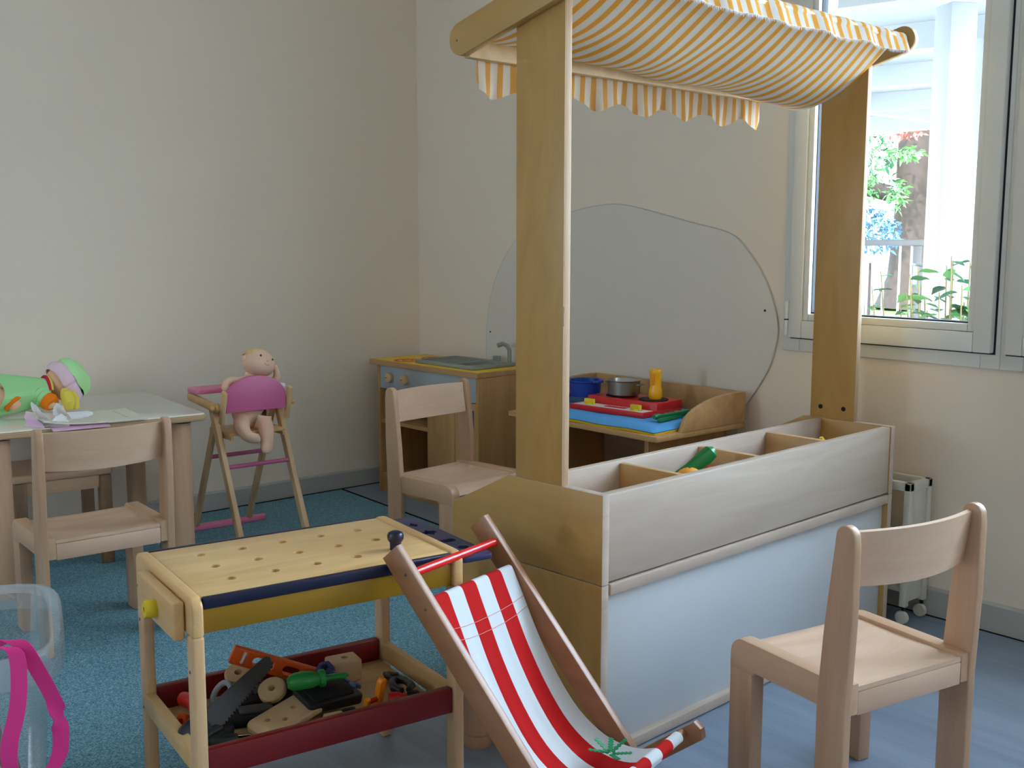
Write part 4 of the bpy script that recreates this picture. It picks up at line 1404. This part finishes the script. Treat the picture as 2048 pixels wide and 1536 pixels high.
# ================================================================== WALL MIRROR SHEET
ac = thing('wall_sheet', 'large pale rounded sheet screwed to the wall behind the stall', 'wall sheet')
outl = [(-3.935, 0.62), (-3.937, 0.704), (-3.930, 0.80), (-3.906, 0.919), (-3.845, 1.053), (-3.728, 1.188), (-3.56, 1.262), (-3.374, 1.305), (-3.242, 1.326),
        (-3.101, 1.331), (-2.94, 1.304), (-2.737, 1.258), (-2.543, 1.215), (-2.456, 1.147), (-2.387, 1.06), (-2.341, 0.964), (-2.321, 0.877),
        (-2.333, 0.805), (-2.354, 0.741), (-2.394, 0.674), (-2.436, 0.615), (-2.50, 0.54), (-2.60, 0.45), (-3.75, 0.45), (-3.88, 0.52)]
sm = catmull([(p[0], p[1], 0) for p in outl + [outl[0]]], 5)[:-1]
pts = [(p.x, p.y) for p in sm]
B().prism(pts, 'Y', YB - 0.0072, YB - 0.0022, 0.0).build('sheet', 'acrylic', ac)
eb = B()
loop = [(p[0], YB - 0.0050, p[1]) for p in pts] + [(pts[0][0], YB - 0.0050, pts[0][1])]
eb.tube(loop, 0.0026, 8, caps=False)
eb.build('polished_edge', 'acrylic_edge', ac)
for x, z in ((-3.905, 0.768), (-2.378, 0.943)):
    B().lathe([(0, 0), (0.0045, 0), (0.0038, 0.002), (0, 0.0025)], 12, M=T(x, YB - 0.0072, z) @ RX(90)).build('screw', 'black_rubber', ac)

# ================================================================== WHITE TROLLEY
tr = thing('trolley', 'white trolley on castors between the stall and the window wall', 'trolley', (-1.93, 3.155, 0))
for sx in (-0.215, 0.215):
    for sy in (-0.055, 0.055):
        lg = B().box(sx - 0.011, sx + 0.011, sy - 0.011, sy + 0.011, 0.058, 0.452, 0.003).build('post', 'trolley_white', tr)
        B().tube([(sx, sy, 0.045), (sx, sy, 0.058)], 0.006, 10).build('castor_stem', 'black_rubber', lg)
        B().lathe([(0, -0.008), (0.019, -0.008), (0.0215, -0.005), (0.0215, 0.005), (0.019, 0.008), (0, 0.008)], 20, M=T(sx - 0.004, sy, 0.0217) @ RX(90)).build('castor', 'trolley_white', lg)
ring_b = B()
ring_b.box(-0.226, 0.226, -0.066, -0.044, 0.425, 0.452, 0.003).box(-0.226, 0.226, 0.044, 0.066, 0.425, 0.452, 0.003)
ring_b.box(0.204, 0.226, -0.0435, 0.0435, 0.425, 0.452, 0.003).box(-0.226, -0.204, -0.0435, 0.0435, 0.425, 0.452, 0.003)
ring_b.build('top_frame', 'trolley_white', tr)
for z in (0.10, 0.26):
    B().box(-0.203, 0.203, -0.052, 0.052, z, z + 0.012, 0.002).build('shelf', 'trolley_white', tr)
for sx in (-0.2155, 0.2155):
    B().box(sx - 0.003, sx + 0.003, -0.043, 0.043, 0.07, 0.424, 0.001).build('end_panel', 'trolley_white', tr)

# ================================================================== DOLL IN THE HIGH CHAIR
d1 = thing('baby_doll', 'bare peach cloth baby doll sitting backwards in the doll high chair', 'doll', (-3.896, 2.005, 0.4605), rad(87.6))
# local frame of the high chair: -y towards the viewer, +x to the right
V = [(0.0, 0.010, 0.040), (0.0, 0.005, 0.105), (0.003, 0.000, 0.165), (0.012, -0.004, 0.198), (0.020, -0.008, 0.222),   # 0-4 pelvis, belly, chest, neck
     (-0.045, 0.0, 0.172), (-0.080, -0.010, 0.192), (-0.105, -0.020, 0.170), (-0.092, -0.035, 0.150),               # 5-8 left arm
     (0.055, 0.0, 0.168), (0.095, -0.010, 0.160), (0.118, -0.020, 0.190), (0.112, -0.022, 0.222), (0.106, -0.022, 0.243),   # 9-13 right arm
     (-0.045, -0.030, 0.028), (-0.070, -0.090, 0.022), (-0.068, -0.125, -0.012), (-0.040, -0.150, -0.020), (-0.026, -0.158, -0.014),  # 14-18 left leg
     (0.040, -0.030, 0.028), (0.028, -0.095, 0.010), (0.014, -0.128, -0.040), (0.000, -0.150, -0.066), (-0.002, -0.165, -0.060)]      # 19-23 right leg
E_ = [(0, 1), (1, 2), (2, 3), (3, 4), (2, 5), (5, 6), (6, 7), (7, 8), (2, 9), (9, 10), (10, 11), (11, 12), (12, 13),
      (0, 14), (14, 15), (15, 16), (16, 17), (17, 18), (0, 19), (19, 20), (20, 21), (21, 22), (22, 23)]
Rr = [0.050, 0.056, 0.045, 0.026, 0.030, 0.028, 0.024, 0.020, 0.017, 0.028, 0.022, 0.018, 0.012, 0.009,
      0.034, 0.031, 0.025, 0.022, 0.017, 0.034, 0.033, 0.027, 0.024, 0.018]
skin('body', V, E_, Rr, 'skin_cloth', d1, 2)
HC = Vector((0.042, -0.014, 0.252))
hd = B()


def headf(u, v):
    a, e = 2 * pi * u, pi * v
    x, y, z = sin(e) * cos(a), sin(e) * sin(a), cos(e)
    # a plump round head, cheeks low and a little forward
    sx = 0.060 + 0.006 * max(0, -z)
    sy = 0.054 + 0.005 * max(0, -y) * max(0, -z + 0.3)
    return (x * sx, y * sy, z * 0.050)


hd.grid(headf, 32, 20)
head = hd.build('head', 'skin_cloth', d1, angle=180)
head.location = HC
head.rotation_euler = (rad(-8), rad(22), rad(6))
head.scale = (1.08, 1.08, 1.08)


def on_head(x, z, lift=0.0):
    y = -math.sqrt(max(0.0, 1 - (x / 0.06) ** 2 - (z / 0.05) ** 2)) * 0.054
    return Vector((x, y - lift, z))


for ex in (-0.026, 0.024):
    p = on_head(ex, 0.018)
    B().ball(p, (0.0042, 0.003, 0.0048), seg=12).build('eye', 'eye_dark', head)
nz = B().ball(on_head(0.000, 0.006), (0.0055, 0.006, 0.0045), seg=12).build('nose', 'skin_cloth', head)
mth = []
for k in range(7):
    x = -0.010 + 0.020 * k / 6
    mth.append(on_head(x, -0.006 - 0.004 * (1 - ((x) / 0.010) ** 2), 0.0008))
B().tube(mth, 0.0018, 8).build('mouth', 'mouth_pink', head)
for s in (-1, 1):
    B().ball((s * 0.060, 0.004, 0.0), (0.007, 0.010, 0.012), seg=12).build('ear', 'skin_cloth', head)


def hairf(u, v):
    a, e = 2 * pi * u, pi * 0.40 * v
    x, y, z = sin(e) * cos(a), sin(e) * sin(a), cos(e)
    k = 1.04 + 0.03 * sin(14 * a) * v
    return (x * 0.061 * k, 0.006 + y * 0.052 * k, z * 0.0505 * k + 0.001)


B().grid(hairf, 40, 10).build('hair', 'hair_cloth', head, angle=180, label='short blond cloth hair')
B().box(0.070, 0.094, -0.046, -0.0445, 0.178, 0.196, 0.0005, M=RY(14) @ T(0.0, 0, 0.0)).build('cloth_label', 'paper_white', d1)

# ================================================================== DOLL LYING ON THE TABLE
d2 = thing('rag_doll', 'soft doll in a green dress and pink and green cap lying on the table', 'doll', (-4.10, 1.27, 0.5755), 0.0)
# +y is towards the head, +x towards the viewer
V = [(-0.01, -0.130, 0.060), (0.0, -0.060, 0.066), (0.0, 0.000, 0.066), (0.0, 0.030, 0.070), (0.0, 0.055, 0.075),
     (0.045, -0.010, 0.058), (0.085, 0.020, 0.040), (0.105, 0.030, 0.024),
     (-0.045, -0.005, 0.060), (-0.080, 0.030, 0.045), (-0.09, 0.05, 0.025),
     (0.030, -0.150, 0.066), (0.070, -0.130, 0.075), (0.088, -0.098, 0.044), (0.095, -0.088, 0.026),
     (-0.04, -0.17, 0.07), (-0.05, -0.22, 0.105), (-0.05, -0.25, 0.12)]
E_ = [(0, 1), (1, 2), (2, 3), (3, 4), (2, 5), (5, 6), (6, 7), (2, 8), (8, 9), (9, 10), (0, 11), (11, 12), (12, 13), (13, 14), (0, 15), (15, 16), (16, 17)]
Rr = [0.050, 0.058, 0.050, 0.030, 0.034, 0.028, 0.022, 0.018, 0.028, 0.022, 0.018, 0.036, 0.036, 0.026, 0.022, 0.034, 0.028, 0.024]
skin('body', V, E_, Rr, 'doll_peach', d2, 2)


def dress(u, v):
    a = 2 * pi * u
    y = 0.042 - 0.185 * v
    r = 0.052 + 0.042 * v + 0.010 * v * sin(5 * a + 1.5)
    zc = 0.072 - 0.004 * v
    x = r * cos(a) * (1.0 + 0.25 * v)
    z = zc + r * sin(a) * 0.86
    z = max(z, 0.004 + 0.004 * sin(3 * a) * v + 0.004)
    return (x, y + 0.012 * v * sin(3 * a), z)


B().grid(dress, 48, 16).build('dress', 'dress_green', d2, angle=180, label='light green dress')


def sleeve(p0, p1, r0, r1, name, mat, n=10):
    p0, p1 = Vector(p0), Vector(p1)
    B().tube([p0.lerp(p1, k / n) for k in range(n + 1)], [r0 + (r1 - r0) * k / n + 0.003 * sin(k * 1.9) for k in range(n + 1)], 18).build(name, mat, d2)


sleeve((0.035, -0.012, 0.066), (0.082, 0.018, 0.046), 0.038, 0.030, 'sleeve', 'dress_green')
B().tube([(0.078, 0.014, 0.050), (0.088, 0.022, 0.042), (0.100, 0.028, 0.032)], [0.030, 0.033, 0.027], 18).build('cuff', 'cuff_orange', d2)
B().tube([(0.078, -0.110, 0.060), (0.088, -0.097, 0.044)], [0.034, 0.034], 18).build('cuff', 'cuff_orange', d2)
sleeve((-0.01, -0.135, 0.030), (0.06, -0.15, 0.028), 0.032, 0.028, 'trouser', 'dress_green')
B().tube([(0.050 * cos(rad(a)), 0.040, 0.078 + 0.044 * sin(rad(a))) for a in range(0, 181, 15)], 0.0065, 8).build('collar', 'collar_red', d2)
B().tube([(0.052 * cos(rad(a)), 0.047, 0.078 + 0.046 * sin(rad(a))) for a in range(0, 181, 15)], 0.005, 8).build('collar', 'doll_yellow', d2)
# head with cap: face turned up and towards the feet
hb2 = B().ball((0, 0, 0), (0.062, 0.056, 0.062), seg=28).build('head', 'doll_peach', d2)
hb2.location = (0.0, 0.105, 0.094)
hb2.rotation_euler = (rad(30), 0, rad(-6))
hb2.scale = (1.08, 1.08, 1.08)
for ex in (-0.020, 0.020):
    B().ball((ex, -0.036, 0.045), (0.004, 0.003, 0.004), seg=10).build('eye', 'eye_dark', hb2)
B().ball((0, -0.046, 0.038), (0.006, 0.006, 0.005), seg=10).build('nose', 'doll_peach', hb2)
B().tube([(-0.010, -0.053, 0.025), (0, -0.055, 0.021), (0.010, -0.053, 0.025)], 0.0018, 8).build('mouth', 'mouth_pink', hb2)


def band(u, v):
    a = 2 * pi * u
    r = 0.069 + 0.010 * sin(pi * v) + 0.0018 * sin(18 * a) * sin(pi * v)
    return (r * cos(a), -0.018 + 0.048 * v + 0.006 * sin(a * 2), r * sin(a) * 1.0)


B().grid(band, 48, 10, 0.004).build('cap_band', 'hat_pink', hb2, angle=180, label='pink cap brim')


def crown(u, v):
    a = 2 * pi * u
    e = pi / 2 * v
    r = 0.073 * cos(e) ** 0.7
    return (r * cos(a), 0.028 + 0.050 * sin(e) + 0.002 * sin(7 * a) * cos(e), r * sin(a))


B().grid(crown, 40, 12).build('cap_crown', 'hat_green', hb2, angle=180, label='pale green cap crown')
yh = B()
yh.tube([(0.085, 0.075, 0.078), (0.102, 0.078, 0.068), (0.110, 0.080, 0.040), (0.108, 0.082, 0.014)], [0.012, 0.022, 0.024, 0.016], 16)
yh.tube([(0.098, 0.096, 0.070), (0.108, 0.104, 0.045), (0.106, 0.108, 0.012)], [0.012, 0.017, 0.012], 14)
yh.build('hair_bunch', 'doll_yellow', d2, label='yellow hair bunch')

# ================================================================== BOOKS AND PAPER ON THE TABLE
pb = thing('pink_booklet', 'pale pink booklet hanging over the table edge under the picture book', 'booklet', (-3.73, 1.285, 0.5758), rad(-4))


def sheet1(u, v):
    x = -0.105 + 0.165 * u
    y = -0.09 + 0.185 * v
    ov = max(0.0, x - 0.018)
    return (x, y, 0.002 - 2.4 * ov * ov - 0.15 * ov)


B().grid(sheet1, 24, 10, 0.0015).build('cover', 'paper_pink', pb, angle=60)
pbk = thing('picture_book', 'open picture book page with a coloured scene and lines of text', 'book', (-3.80, 1.345, 0.5785), rad(-5))


def page(off, lift):
    def fn(u, v):
        x = -0.125 + 0.255 * u
        y = -0.17 + 0.34 * v
        return (x, y, off + lift * (max(0, 0.45 - v) ** 2) * 0.16 + 0.002 * sin(6 * v) * lift)
    return fn


B().grid(page(0.001, 0.6), 16, 28, 0.004).build('pages', 'paper_cream', pbk, angle=60)
pg = page(0.0034, 0.6)


def pic(u, v):
    p = pg(0.10 + 0.80 * u, 0.34 + 0.40 * v)
    return (p[0], p[1], p[2] + 0.0002)


B().grid(pic, 10, 14).build('picture', 'picture_print', pbk, angle=60)
tx = B()
for k in range(4):
    y0 = 0.115 + 0.011 * k
    tx.box(-0.095, 0.075 - 0.02 * (k % 2), y0, y0 + 0.0028, 0.0036, 0.0039, 0)
tx.build('text_lines', 'ink_grey', pbk)

crp = thing('torn_paper', 'crumpled torn white and pink paper at the near table edge', 'paper', (-3.77, 1.175, 0.5785), 0.2)
rng = random.Random(3)
flaps = [((0.0, 0.0, 0.004), (0.06, 0.02, 0.004), (0.005, -0.02, 0.075), 'paper_white'), ((-0.02, 0.05, 0.004), (0.06, 0.09, 0.005), (0.0, 0.075, 0.06), 'paper_white'),
         ((0.05, -0.01, 0.002), (0.09, 0.06, -0.004), (0.055, 0.055, 0.032), 'paper_white'), ((0.0, -0.05, 0.003), (0.08, -0.02, 0.0), (0.02, -0.045, 0.045), 'paper_pink'),
         ((0.01, -0.04, 0.012), (0.07, 0.06, 0.014), (-0.02, 0.03, 0.030), 'paper_cream')]
for a, c, d, m in flaps:
    a, c, d = Vector(a), Vector(c), Vector(d)

    def flap(u, v, a=a, c=c, d=d):
        p = a.lerp(c, u).lerp(d + (c - a) * 0.25 * (u - 0.5), v)
        return (p.x + 0.006 * sin(5 * u + 4 * v), p.y + 0.004 * sin(7 * v), p.z + 0.005 * sin(6 * u) * v)
    B().grid(flap, 8, 8, 0.0008).build('flap', m, crp, angle=60)
rl = thing('paper_roll', 'glossy white finger-shaped rolls lying on the picture book', 'roll', (-3.80, 1.30, 0.592), rad(-8))
for k, (dx, y0, y1) in enumerate(((0.0, -0.075, 0.055), (0.020, -0.080, 0.030), (-0.018, -0.060, 0.068))):
    B().tube([(dx, y0, 0), (dx, y0 + 0.02, 0.001), (dx, y1 - 0.02, 0.001), (dx, y1 - 0.006, 0), (dx, y1, 0)], [0.006, 0.0105, 0.0105, 0.009, 0.004], 16).build('finger', 'shiny_white', rl)

# ================================================================== STORAGE BIN
bn = thing('storage_bin', 'clear plastic storage bin with a rolled rim at the left edge', 'storage bin', (-2.345, 0.505, 0.007), rad(-17))
BH, BX, BY = 0.405, 0.225, 0.215


def bin_wall(u, v):
    a = 2 * pi * u
    k = 0.86 + 0.14 * v
    n = 5.0
    c, s = cos(a), sin(a)
    r = (abs(c) ** n + abs(s) ** n) ** (-1 / n)
    return (r * c * BX * k, r * s * BY * k, 0.004 + BH * v)


B().grid(bin_wall, 64, 12).build('wall', 'bin_plastic', bn, angle=60)
B().prism([bin_wall(k / 48, 0)[:2] for k in range(48)], 'Z', 0.001, 0.004, 0).build('bottom', 'bin_plastic', bn)


def rim(u, v):
    a = 2 * pi * u
    n = 5.0
    c, s = cos(a), sin(a)
    r = (abs(c) ** n + abs(s) ** n) ** (-1 / n)
    prof = [(0.0, 0.0), (0.004, 0.010), (0.020, 0.014), (0.026, 0.006), (0.027, -0.02), (0.026, -0.045)]
    kk = v * (len(prof) - 1)
    i = min(int(kk), len(prof) - 2)
    f = kk - i
    o_, z = prof[i][0] * (1 - f) + prof[i + 1][0] * f, prof[i][1] * (1 - f) + prof[i + 1][1] * f
    return (r * c * (BX + o_), r * s * (BY + o_), 0.004 + BH + z)


B().grid(rim, 64, 10).build('rim', 'bin_rim', bn, angle=60)
BNM = Matrix.Translation((-2.345, 0.505, 0.007)) @ RZ(-17)


def bnw(x, y, z):
    return BNM @ Vector((x, y, z))


# things inside the bin
pc = thing('pouch', 'slate blue folded pouch sticking up inside the clear bin', 'pouch', bnw(0.07, 0.03, 0.26), rad(10))
B().prism([(-0.05, 0.0), (0.06, 0.0), (0.055, 0.12), (0.0, 0.145), (-0.045, 0.125)], 'Y', -0.018, 0.018, 0.006).build('bag', 'pouch_slate', pc)
B().prism([(-0.046, 0.122), (0.056, 0.118), (0.0, 0.148)], 'Y', -0.022, -0.0185, 0.001).build('flap', 'navy_flat', pc)
ds = thing('toy_dish', 'white plastic dish leaning inside the front of the clear bin', 'dish', bnw(0.155, -0.02, 0.215), rot=(0, rad(80), rad(-17)))
B().lathe([(0, 0), (0.07, 0.0), (0.10, 0.012), (0.115, 0.018), (0.113, 0.021), (0.09, 0.014), (0, 0.004)], 36).build('dish', 'shiny_white', ds)
td = thing('teddy', 'brown cloth toy seen through the clear bin', 'soft toy', bnw(0.03, 0.08, 0.06))
B().ball((0, 0, 0.06), (0.075, 0.065, 0.065)).build('trunk', 'brown_cloth', td)
B().ball((0.02, -0.02, 0.15), (0.052, 0.05, 0.048)).build('head', 'brown_cloth', td)
for s in (-1, 1):
    B().ball((0.02 + s * 0.042, -0.02, 0.192), (0.018, 0.010, 0.018)).build('ear', 'brown_cloth', td)
dkc = thing('dark_cloth', 'crumpled dark cloth at the bottom of the clear bin', 'cloth', bnw(0.06, -0.04, 0.012))


def crumple(u, v):
    a, e = 2 * pi * u, pi * v
    r = 0.08 * (1 + 0.18 * sin(3 * a + 2 * e) + 0.1 * sin(7 * a))
    return (r * sin(e) * cos(a), r * sin(e) * sin(a), 0.05 + 0.055 * cos(e))


B().grid(crumple, 28, 16).build('folds', 'dark_cloth', dkc, angle=180)
tl = thing('teal_box', 'teal plastic box at the bottom of the clear bin', 'box', bnw(-0.06, 0.02, 0.008), rad(-10))
B().box(-0.07, 0.07, -0.09, 0.09, 0.0, 0.05, 0.008).build('box', 'teal_plastic', tl)
B().box(-0.062, 0.062, -0.082, 0.082, 0.049, 0.055, 0.003).build('lid', 'teal_plastic', tl)

# pink webbing strap looped over the rim
stp = thing('bag_strap', 'bright pink webbing strap looped over the rim of the clear bin', 'strap')


def ribbon(b, pts, wdirs, w):
    P = catmull(pts, 5)
    Wd = catmull(wdirs, 5)

    def fn(u, v):
        k = u * (len(P) - 1)
        i = min(int(k), len(P) - 2)
        p = P[i].lerp(P[i + 1], k - i)
        d = Wd[i].lerp(Wd[i + 1], k - i)
        d = d.normalized() if d.length > 1e-5 else Vector((0, 1, 0))
        return p + d * w * (v - 0.5)
    b.grid(fn, len(P) * 2, 3, 0.0016)
    return b


R3 = Vector((0.65, 0.76, 0.0))
sb = B()
ribbon(sb, [(-2.16, 0.535, 0.40), (-2.115, 0.555, 0.452), (-2.060, 0.585, 0.462), (-2.022, 0.606, 0.412), (-1.998, 0.622, 0.362), (-1.990, 0.627, 0.330),
            (-1.985, 0.627, 0.297), (-1.984, 0.622, 0.262), (-1.986, 0.600, 0.226), (-1.990, 0.570, 0.200), (-1.994, 0.548, 0.215)],
       [(0.65, 0.76, -0.4), (0.65, 0.76, -0.5), (0.65, 0.76, 0.35), (0.65, 0.76, 0.3), (0.5, 0.6, 0.1), (-0.3, 0.35, 0.0), (0.5, 0.6, 0.0), (0.65, 0.76, 0.1), (0.65, 0.76, 0.3), (0.5, 0.5, 0.6), (0.65, 0.6, 0.4)], 0.030)
sb.build('loop', 'strap_pink', stp, angle=60)
sb = B()
ribbon(sb, [(-2.075, 0.560, 0.455), (-2.045, 0.575, 0.450), (-2.022, 0.572, 0.405), (-2.005, 0.560, 0.355), (-1.997, 0.543, 0.305), (-1.992, 0.540, 0.262), (-1.990, 0.556, 0.225)],
       [(0.65, 0.76, 0), (0.65, 0.76, 0.1), (0.65, 0.76, 0.05), (0.6, 0.7, 0.0), (0.25, 0.35, 0.0), (0.3, 0.3, 0.0), (0.65, 0.76, 0.1)], 0.030)
sb.build('tail', 'strap_pink', stp, angle=60)

# ================================================================== GARDEN BEYOND THE WINDOW
b = B().box(-40, 20, YB + 0.26, 60, -0.3, -0.12, 0)
struct(b.build('ground', 'garden_ground'), 'pale sunlit garden ground')
gl = B().prism([(-14.5, 15.0), (-9.0, 16.6), (-9.0, 20.0), (-16.0, 19.0)], 'Z', -0.119, -0.10, 0).build('lawn', 'grass')
gl['kind'] = 'stuff'
gl['label'] = 'strip of sunlit lawn under the tree'
gl['category'] = 'grass'

pg_ = thing('porch_roof', 'white porch roof with beams outside the window', 'porch')
B().box(-9.0, -1.6, 3.55, 10.4, 2.43, 2.50, 0).build('roof_deck', 'porch_white', pg_)
for k, y in enumerate((4.5, 5.9, 7.4, 8.9)):
    B().prism([(-9.0, y - 0.9), (-1.6, y + 0.5), (-1.6, y + 0.6), (-9.0, y - 0.8)], 'Z', 2.28, 2.4295, 0).build('beam', 'porch_white', pg_)
B().box(-9.0, -1.6, 10.32, 10.42, 2.26, 2.4295, 0).build('fascia', 'porch_white', pg_)
B().box(-5.6, -5.5, 3.6, 10.3, 2.30, 2.4295, 0).build('beam', 'porch_white', pg_)
B().tube([(-4.75, 6.6, 2.27), (-4.45, 6.95, 2.27)], 0.06, 14).build('lamp', 'porch_white', pg_)
for nm, x, y, w, lab in (('porch_column', -2.66, 5.02, 0.068, 'broad white porch column close outside the window'),
                         ('porch_column', -2.985, 5.96, 0.045, 'slim white porch column behind the broad one')):
    o = thing(nm, lab, 'column', (x, y, -0.119), rad(-30))
    B().box(-w, w, -w, w, 0.0, 2.39, 0.006).build('shaft', 'porch_white', o)
    B().box(-w - 0.02, w + 0.02, -w - 0.02, w + 0.02, 0.0, 0.10, 0.006).build('base', 'porch_white', o)

ra = Vector((-4.97, 8.13, 0))
rd_ = (Vector((-4.63, 8.52, 0)) - ra).normalized()
rn = thing('garden_railing', 'grey metal railing outside the window', 'railing', ra + Vector((0, 0, -0.119)), math.atan2(rd_.y, rd_.x))
B().box(-1.6, 1.8, -0.03, 0.03, 1.255, 1.305, 0.006).build('top_rail', 'rail_grey', rn)
B().box(-1.6, 1.8, -0.015, 0.015, 0.08, 0.11, 0.003).build('bottom_rail', 'rail_grey', rn)
k = 0
x = -1.55
while x < 1.8:
    B().box(x - 0.008, x + 0.008, -0.008, 0.008, 0.11, 1.254, 0).build('baluster', 'porch_white', rn)
    x += 0.13
for x in (0.40, -1.1, 1.7):
    B().box(x - 0.035, x + 0.035, -0.035, 0.035, 0.0, 1.2545, 0.004).build('post', 'rail_grey', rn)
lbx = thing('letter_box', 'small grey box on a post in front of the railing', 'letter box', (-4.10, 7.56, -0.119), rad(45))
B().box(-0.015, 0.015, -0.015, 0.015, 0.0, 0.98, 0.002).build('stake', 'rail_grey', lbx)
B().box(-0.11, 0.11, -0.06, 0.06, 0.98, 1.12, 0.006).build('box', 'box_grey', lbx)
B().box(-0.13, 0.13, -0.08, 0.08, 1.12, 1.135, 0.003).build('lid', 'rail_grey', lbx)

# big tree
tre = thing('tree', 'large tree with a dark furrowed trunk beyond the railing', 'tree', (-10.54, 18.5, -0.119))
tk = B()
tk.tube([(0, 0, 0), (0.02, 0.08, 0.6), (0.05, 0.12, 1.6), (0.0, 0.2, 2.6), (-0.05, 0.3, 4.0), (-0.1, 0.4, 6.0)], [0.52, 0.36, 0.33, 0.32, 0.30, 0.26], 20)
tk.tube([(0.0, 0.15, 2.0), (-0.5, -0.4, 2.2), (-1.4, -1.2, 2.15), (-2.4, -2.0, 2.5)], [0.16, 0.15, 0.12, 0.08], 12)
tk.build('trunk', 'bark', tre)


def leaf_cloud(n, centres, size, seed, droop=0.3):
    rg = random.Random(seed)
    t = bmesh.new()
    for _ in range(n):
        c, r = rg.choice(centres)
        while True:
            p = Vector((rg.uniform(-1, 1), rg.uniform(-1, 1), rg.uniform(-1, 1)))
            if p.length < 1:
                break
        p = Vector(c) + Vector((p.x * r[0], p.y * r[1], p.z * r[2]))
        L = size * rg.uniform(0.6, 1.3)
        M = Matrix.Translation(p) @ Euler((rg.uniform(-0.8, 0.8), rg.uniform(-0.8, 0.8) + droop, rg.uniform(0, 6.28))).to_matrix().to_4x4()
        vs2 = [t.verts.new(M @ Vector(q)) for q in ((0, 0, 0), (L * 0.5, L * 0.22, L * 0.05), (L, 0, -L * 0.12), (L * 0.5, -L * 0.22, L * 0.05))]
        t.faces.new(vs2)
    return t


def cloud_obj(name, mat, parent, *a, **k):
    bb2 = B()
    bb2._take(leaf_cloud(*a, **k))
    return bb2.build(name, mat, parent, angle=10, kind='stuff')


cloud_obj('foliage', 'leaf_green', tre, 1500, [((-0.75, -0.10, 2.75), (0.55, 0.7, 0.65)), ((-1.1, -0.7, 2.3), (0.5, 0.6, 0.4)), ((0.62, 0.42, 2.6), (0.35, 0.4, 0.7)),
                                           ((-0.3, 0.4, 4.6), (3.0, 2.4, 1.2)), ((1.9, 1.2, 3.2), (1.0, 1.0, 1.3))], 0.17, 11)
cloud_obj('foliage', 'leaf_pale', tre, 700, [((-0.55, -0.5, 2.95), (0.5, 0.4, 0.35)), ((-0.35, -0.9, 2.25), (0.3, 0.3, 0.3)), ((0.35, -0.9, 2.75), (0.35, 0.3, 0.10)),
                                          ((0.30, -0.9, 2.05), (0.16, 0.2, 0.28)), ((0.75, 0.2, 2.1), (0.3, 0.3, 0.5))], 0.15, 12)
cloud_obj('foliage', 'leaf_red', tre, 120, [((-0.95, -0.9, 3.0), (0.3, 0.3, 0.2)), ((0.35, -0.8, 3.1), (0.3, 0.3, 0.08))], 0.13, 13)
bt = thing('bluish_shrub', 'hazy bluish shrub beside the tree trunk', 'shrub', (-7.82, 12.85, -0.119))
cloud_obj('foliage', 'leaf_bluish', bt, 600, [((0.0, 0.0, 1.42), (0.40, 0.40, 0.32))], 0.10, 21)
B().tube([(0, 0, 0), (0, 0, 1.0)], [0.05, 0.03], 8).build('stem', 'bark', bt)
# leafy bush under the window, leaves one by one
bs = thing('laurel_bush', 'leafy green bush close outside the window', 'bush', (-2.30, 4.34, -0.119))
rg = random.Random(5)
leaf_me = []
for mname in ('leaf_green', 'leaf_pale'):
    t = bmesh.new()
    n = 6
    prof = [0.0, 0.016, 0.024, 0.024, 0.016, 0.007, 0.0]
    cen = [t.verts.new((0.085 * i / n, 0, -0.006 * (i / n) ** 2)) for i in range(n + 1)]
    for s in (-1, 1):
        ed = [cen[0]] + [t.verts.new((0.085 * i / n, s * prof[i], 0.006 - 0.006 * (i / n) ** 2)) for i in range(1, n)] + [cen[n]]
        for i in range(n):
            f = [cen[i], cen[i + 1]] + ([ed[i + 1]] if i + 1 < n else []) + ([ed[i]] if i > 0 else [])
            if len(f) >= 3:
                t.faces.new(f if s > 0 else list(reversed(f)))
    me = bpy.data.meshes.new('leaf')
    t.to_mesh(me)
    t.free()
    me.materials.append(MATS[mname])
    me.shade_smooth()
    leaf_me.append(me)
R_dir = Vector((0.654, 0.757, 0))
for k in range(26):
    s = rg.uniform(-0.28, 0.28)
    dpt = rg.uniform(-0.16, 0.16)
    base = R_dir * s * 0.6 + Vector((-0.5, 0.43, 0)) * dpt
    top = R_dir * s + Vector((-0.5, 0.43, 0)) * dpt * 1.4 + Vector((0, 0, rg.uniform(1.02, 1.28) - 0.45 * max(0, -s)))
    B().tube([base, base.lerp(top, 0.5) + Vector((0.02, 0, 0)), top], [0.006, 0.005, 0.003], 6).build('stem', 'twig', bs)
    for q in range(11):
        f = 0.98 - 0.055 * q
        p = base.lerp(top, f)
        o = bpy.data.objects.new('leaf', leaf_me[rg.randrange(2)])
        COL.objects.link(o)
        o.parent = bs
        o.location = p
        sc = rg.uniform(0.75, 1.25)
        o.scale = (sc, sc, sc)
        o.rotation_euler = (rg.uniform(-0.5, 0.5), rg.uniform(-0.5, 0.4), 2.4 * q + rg.uniform(-0.4, 0.4))
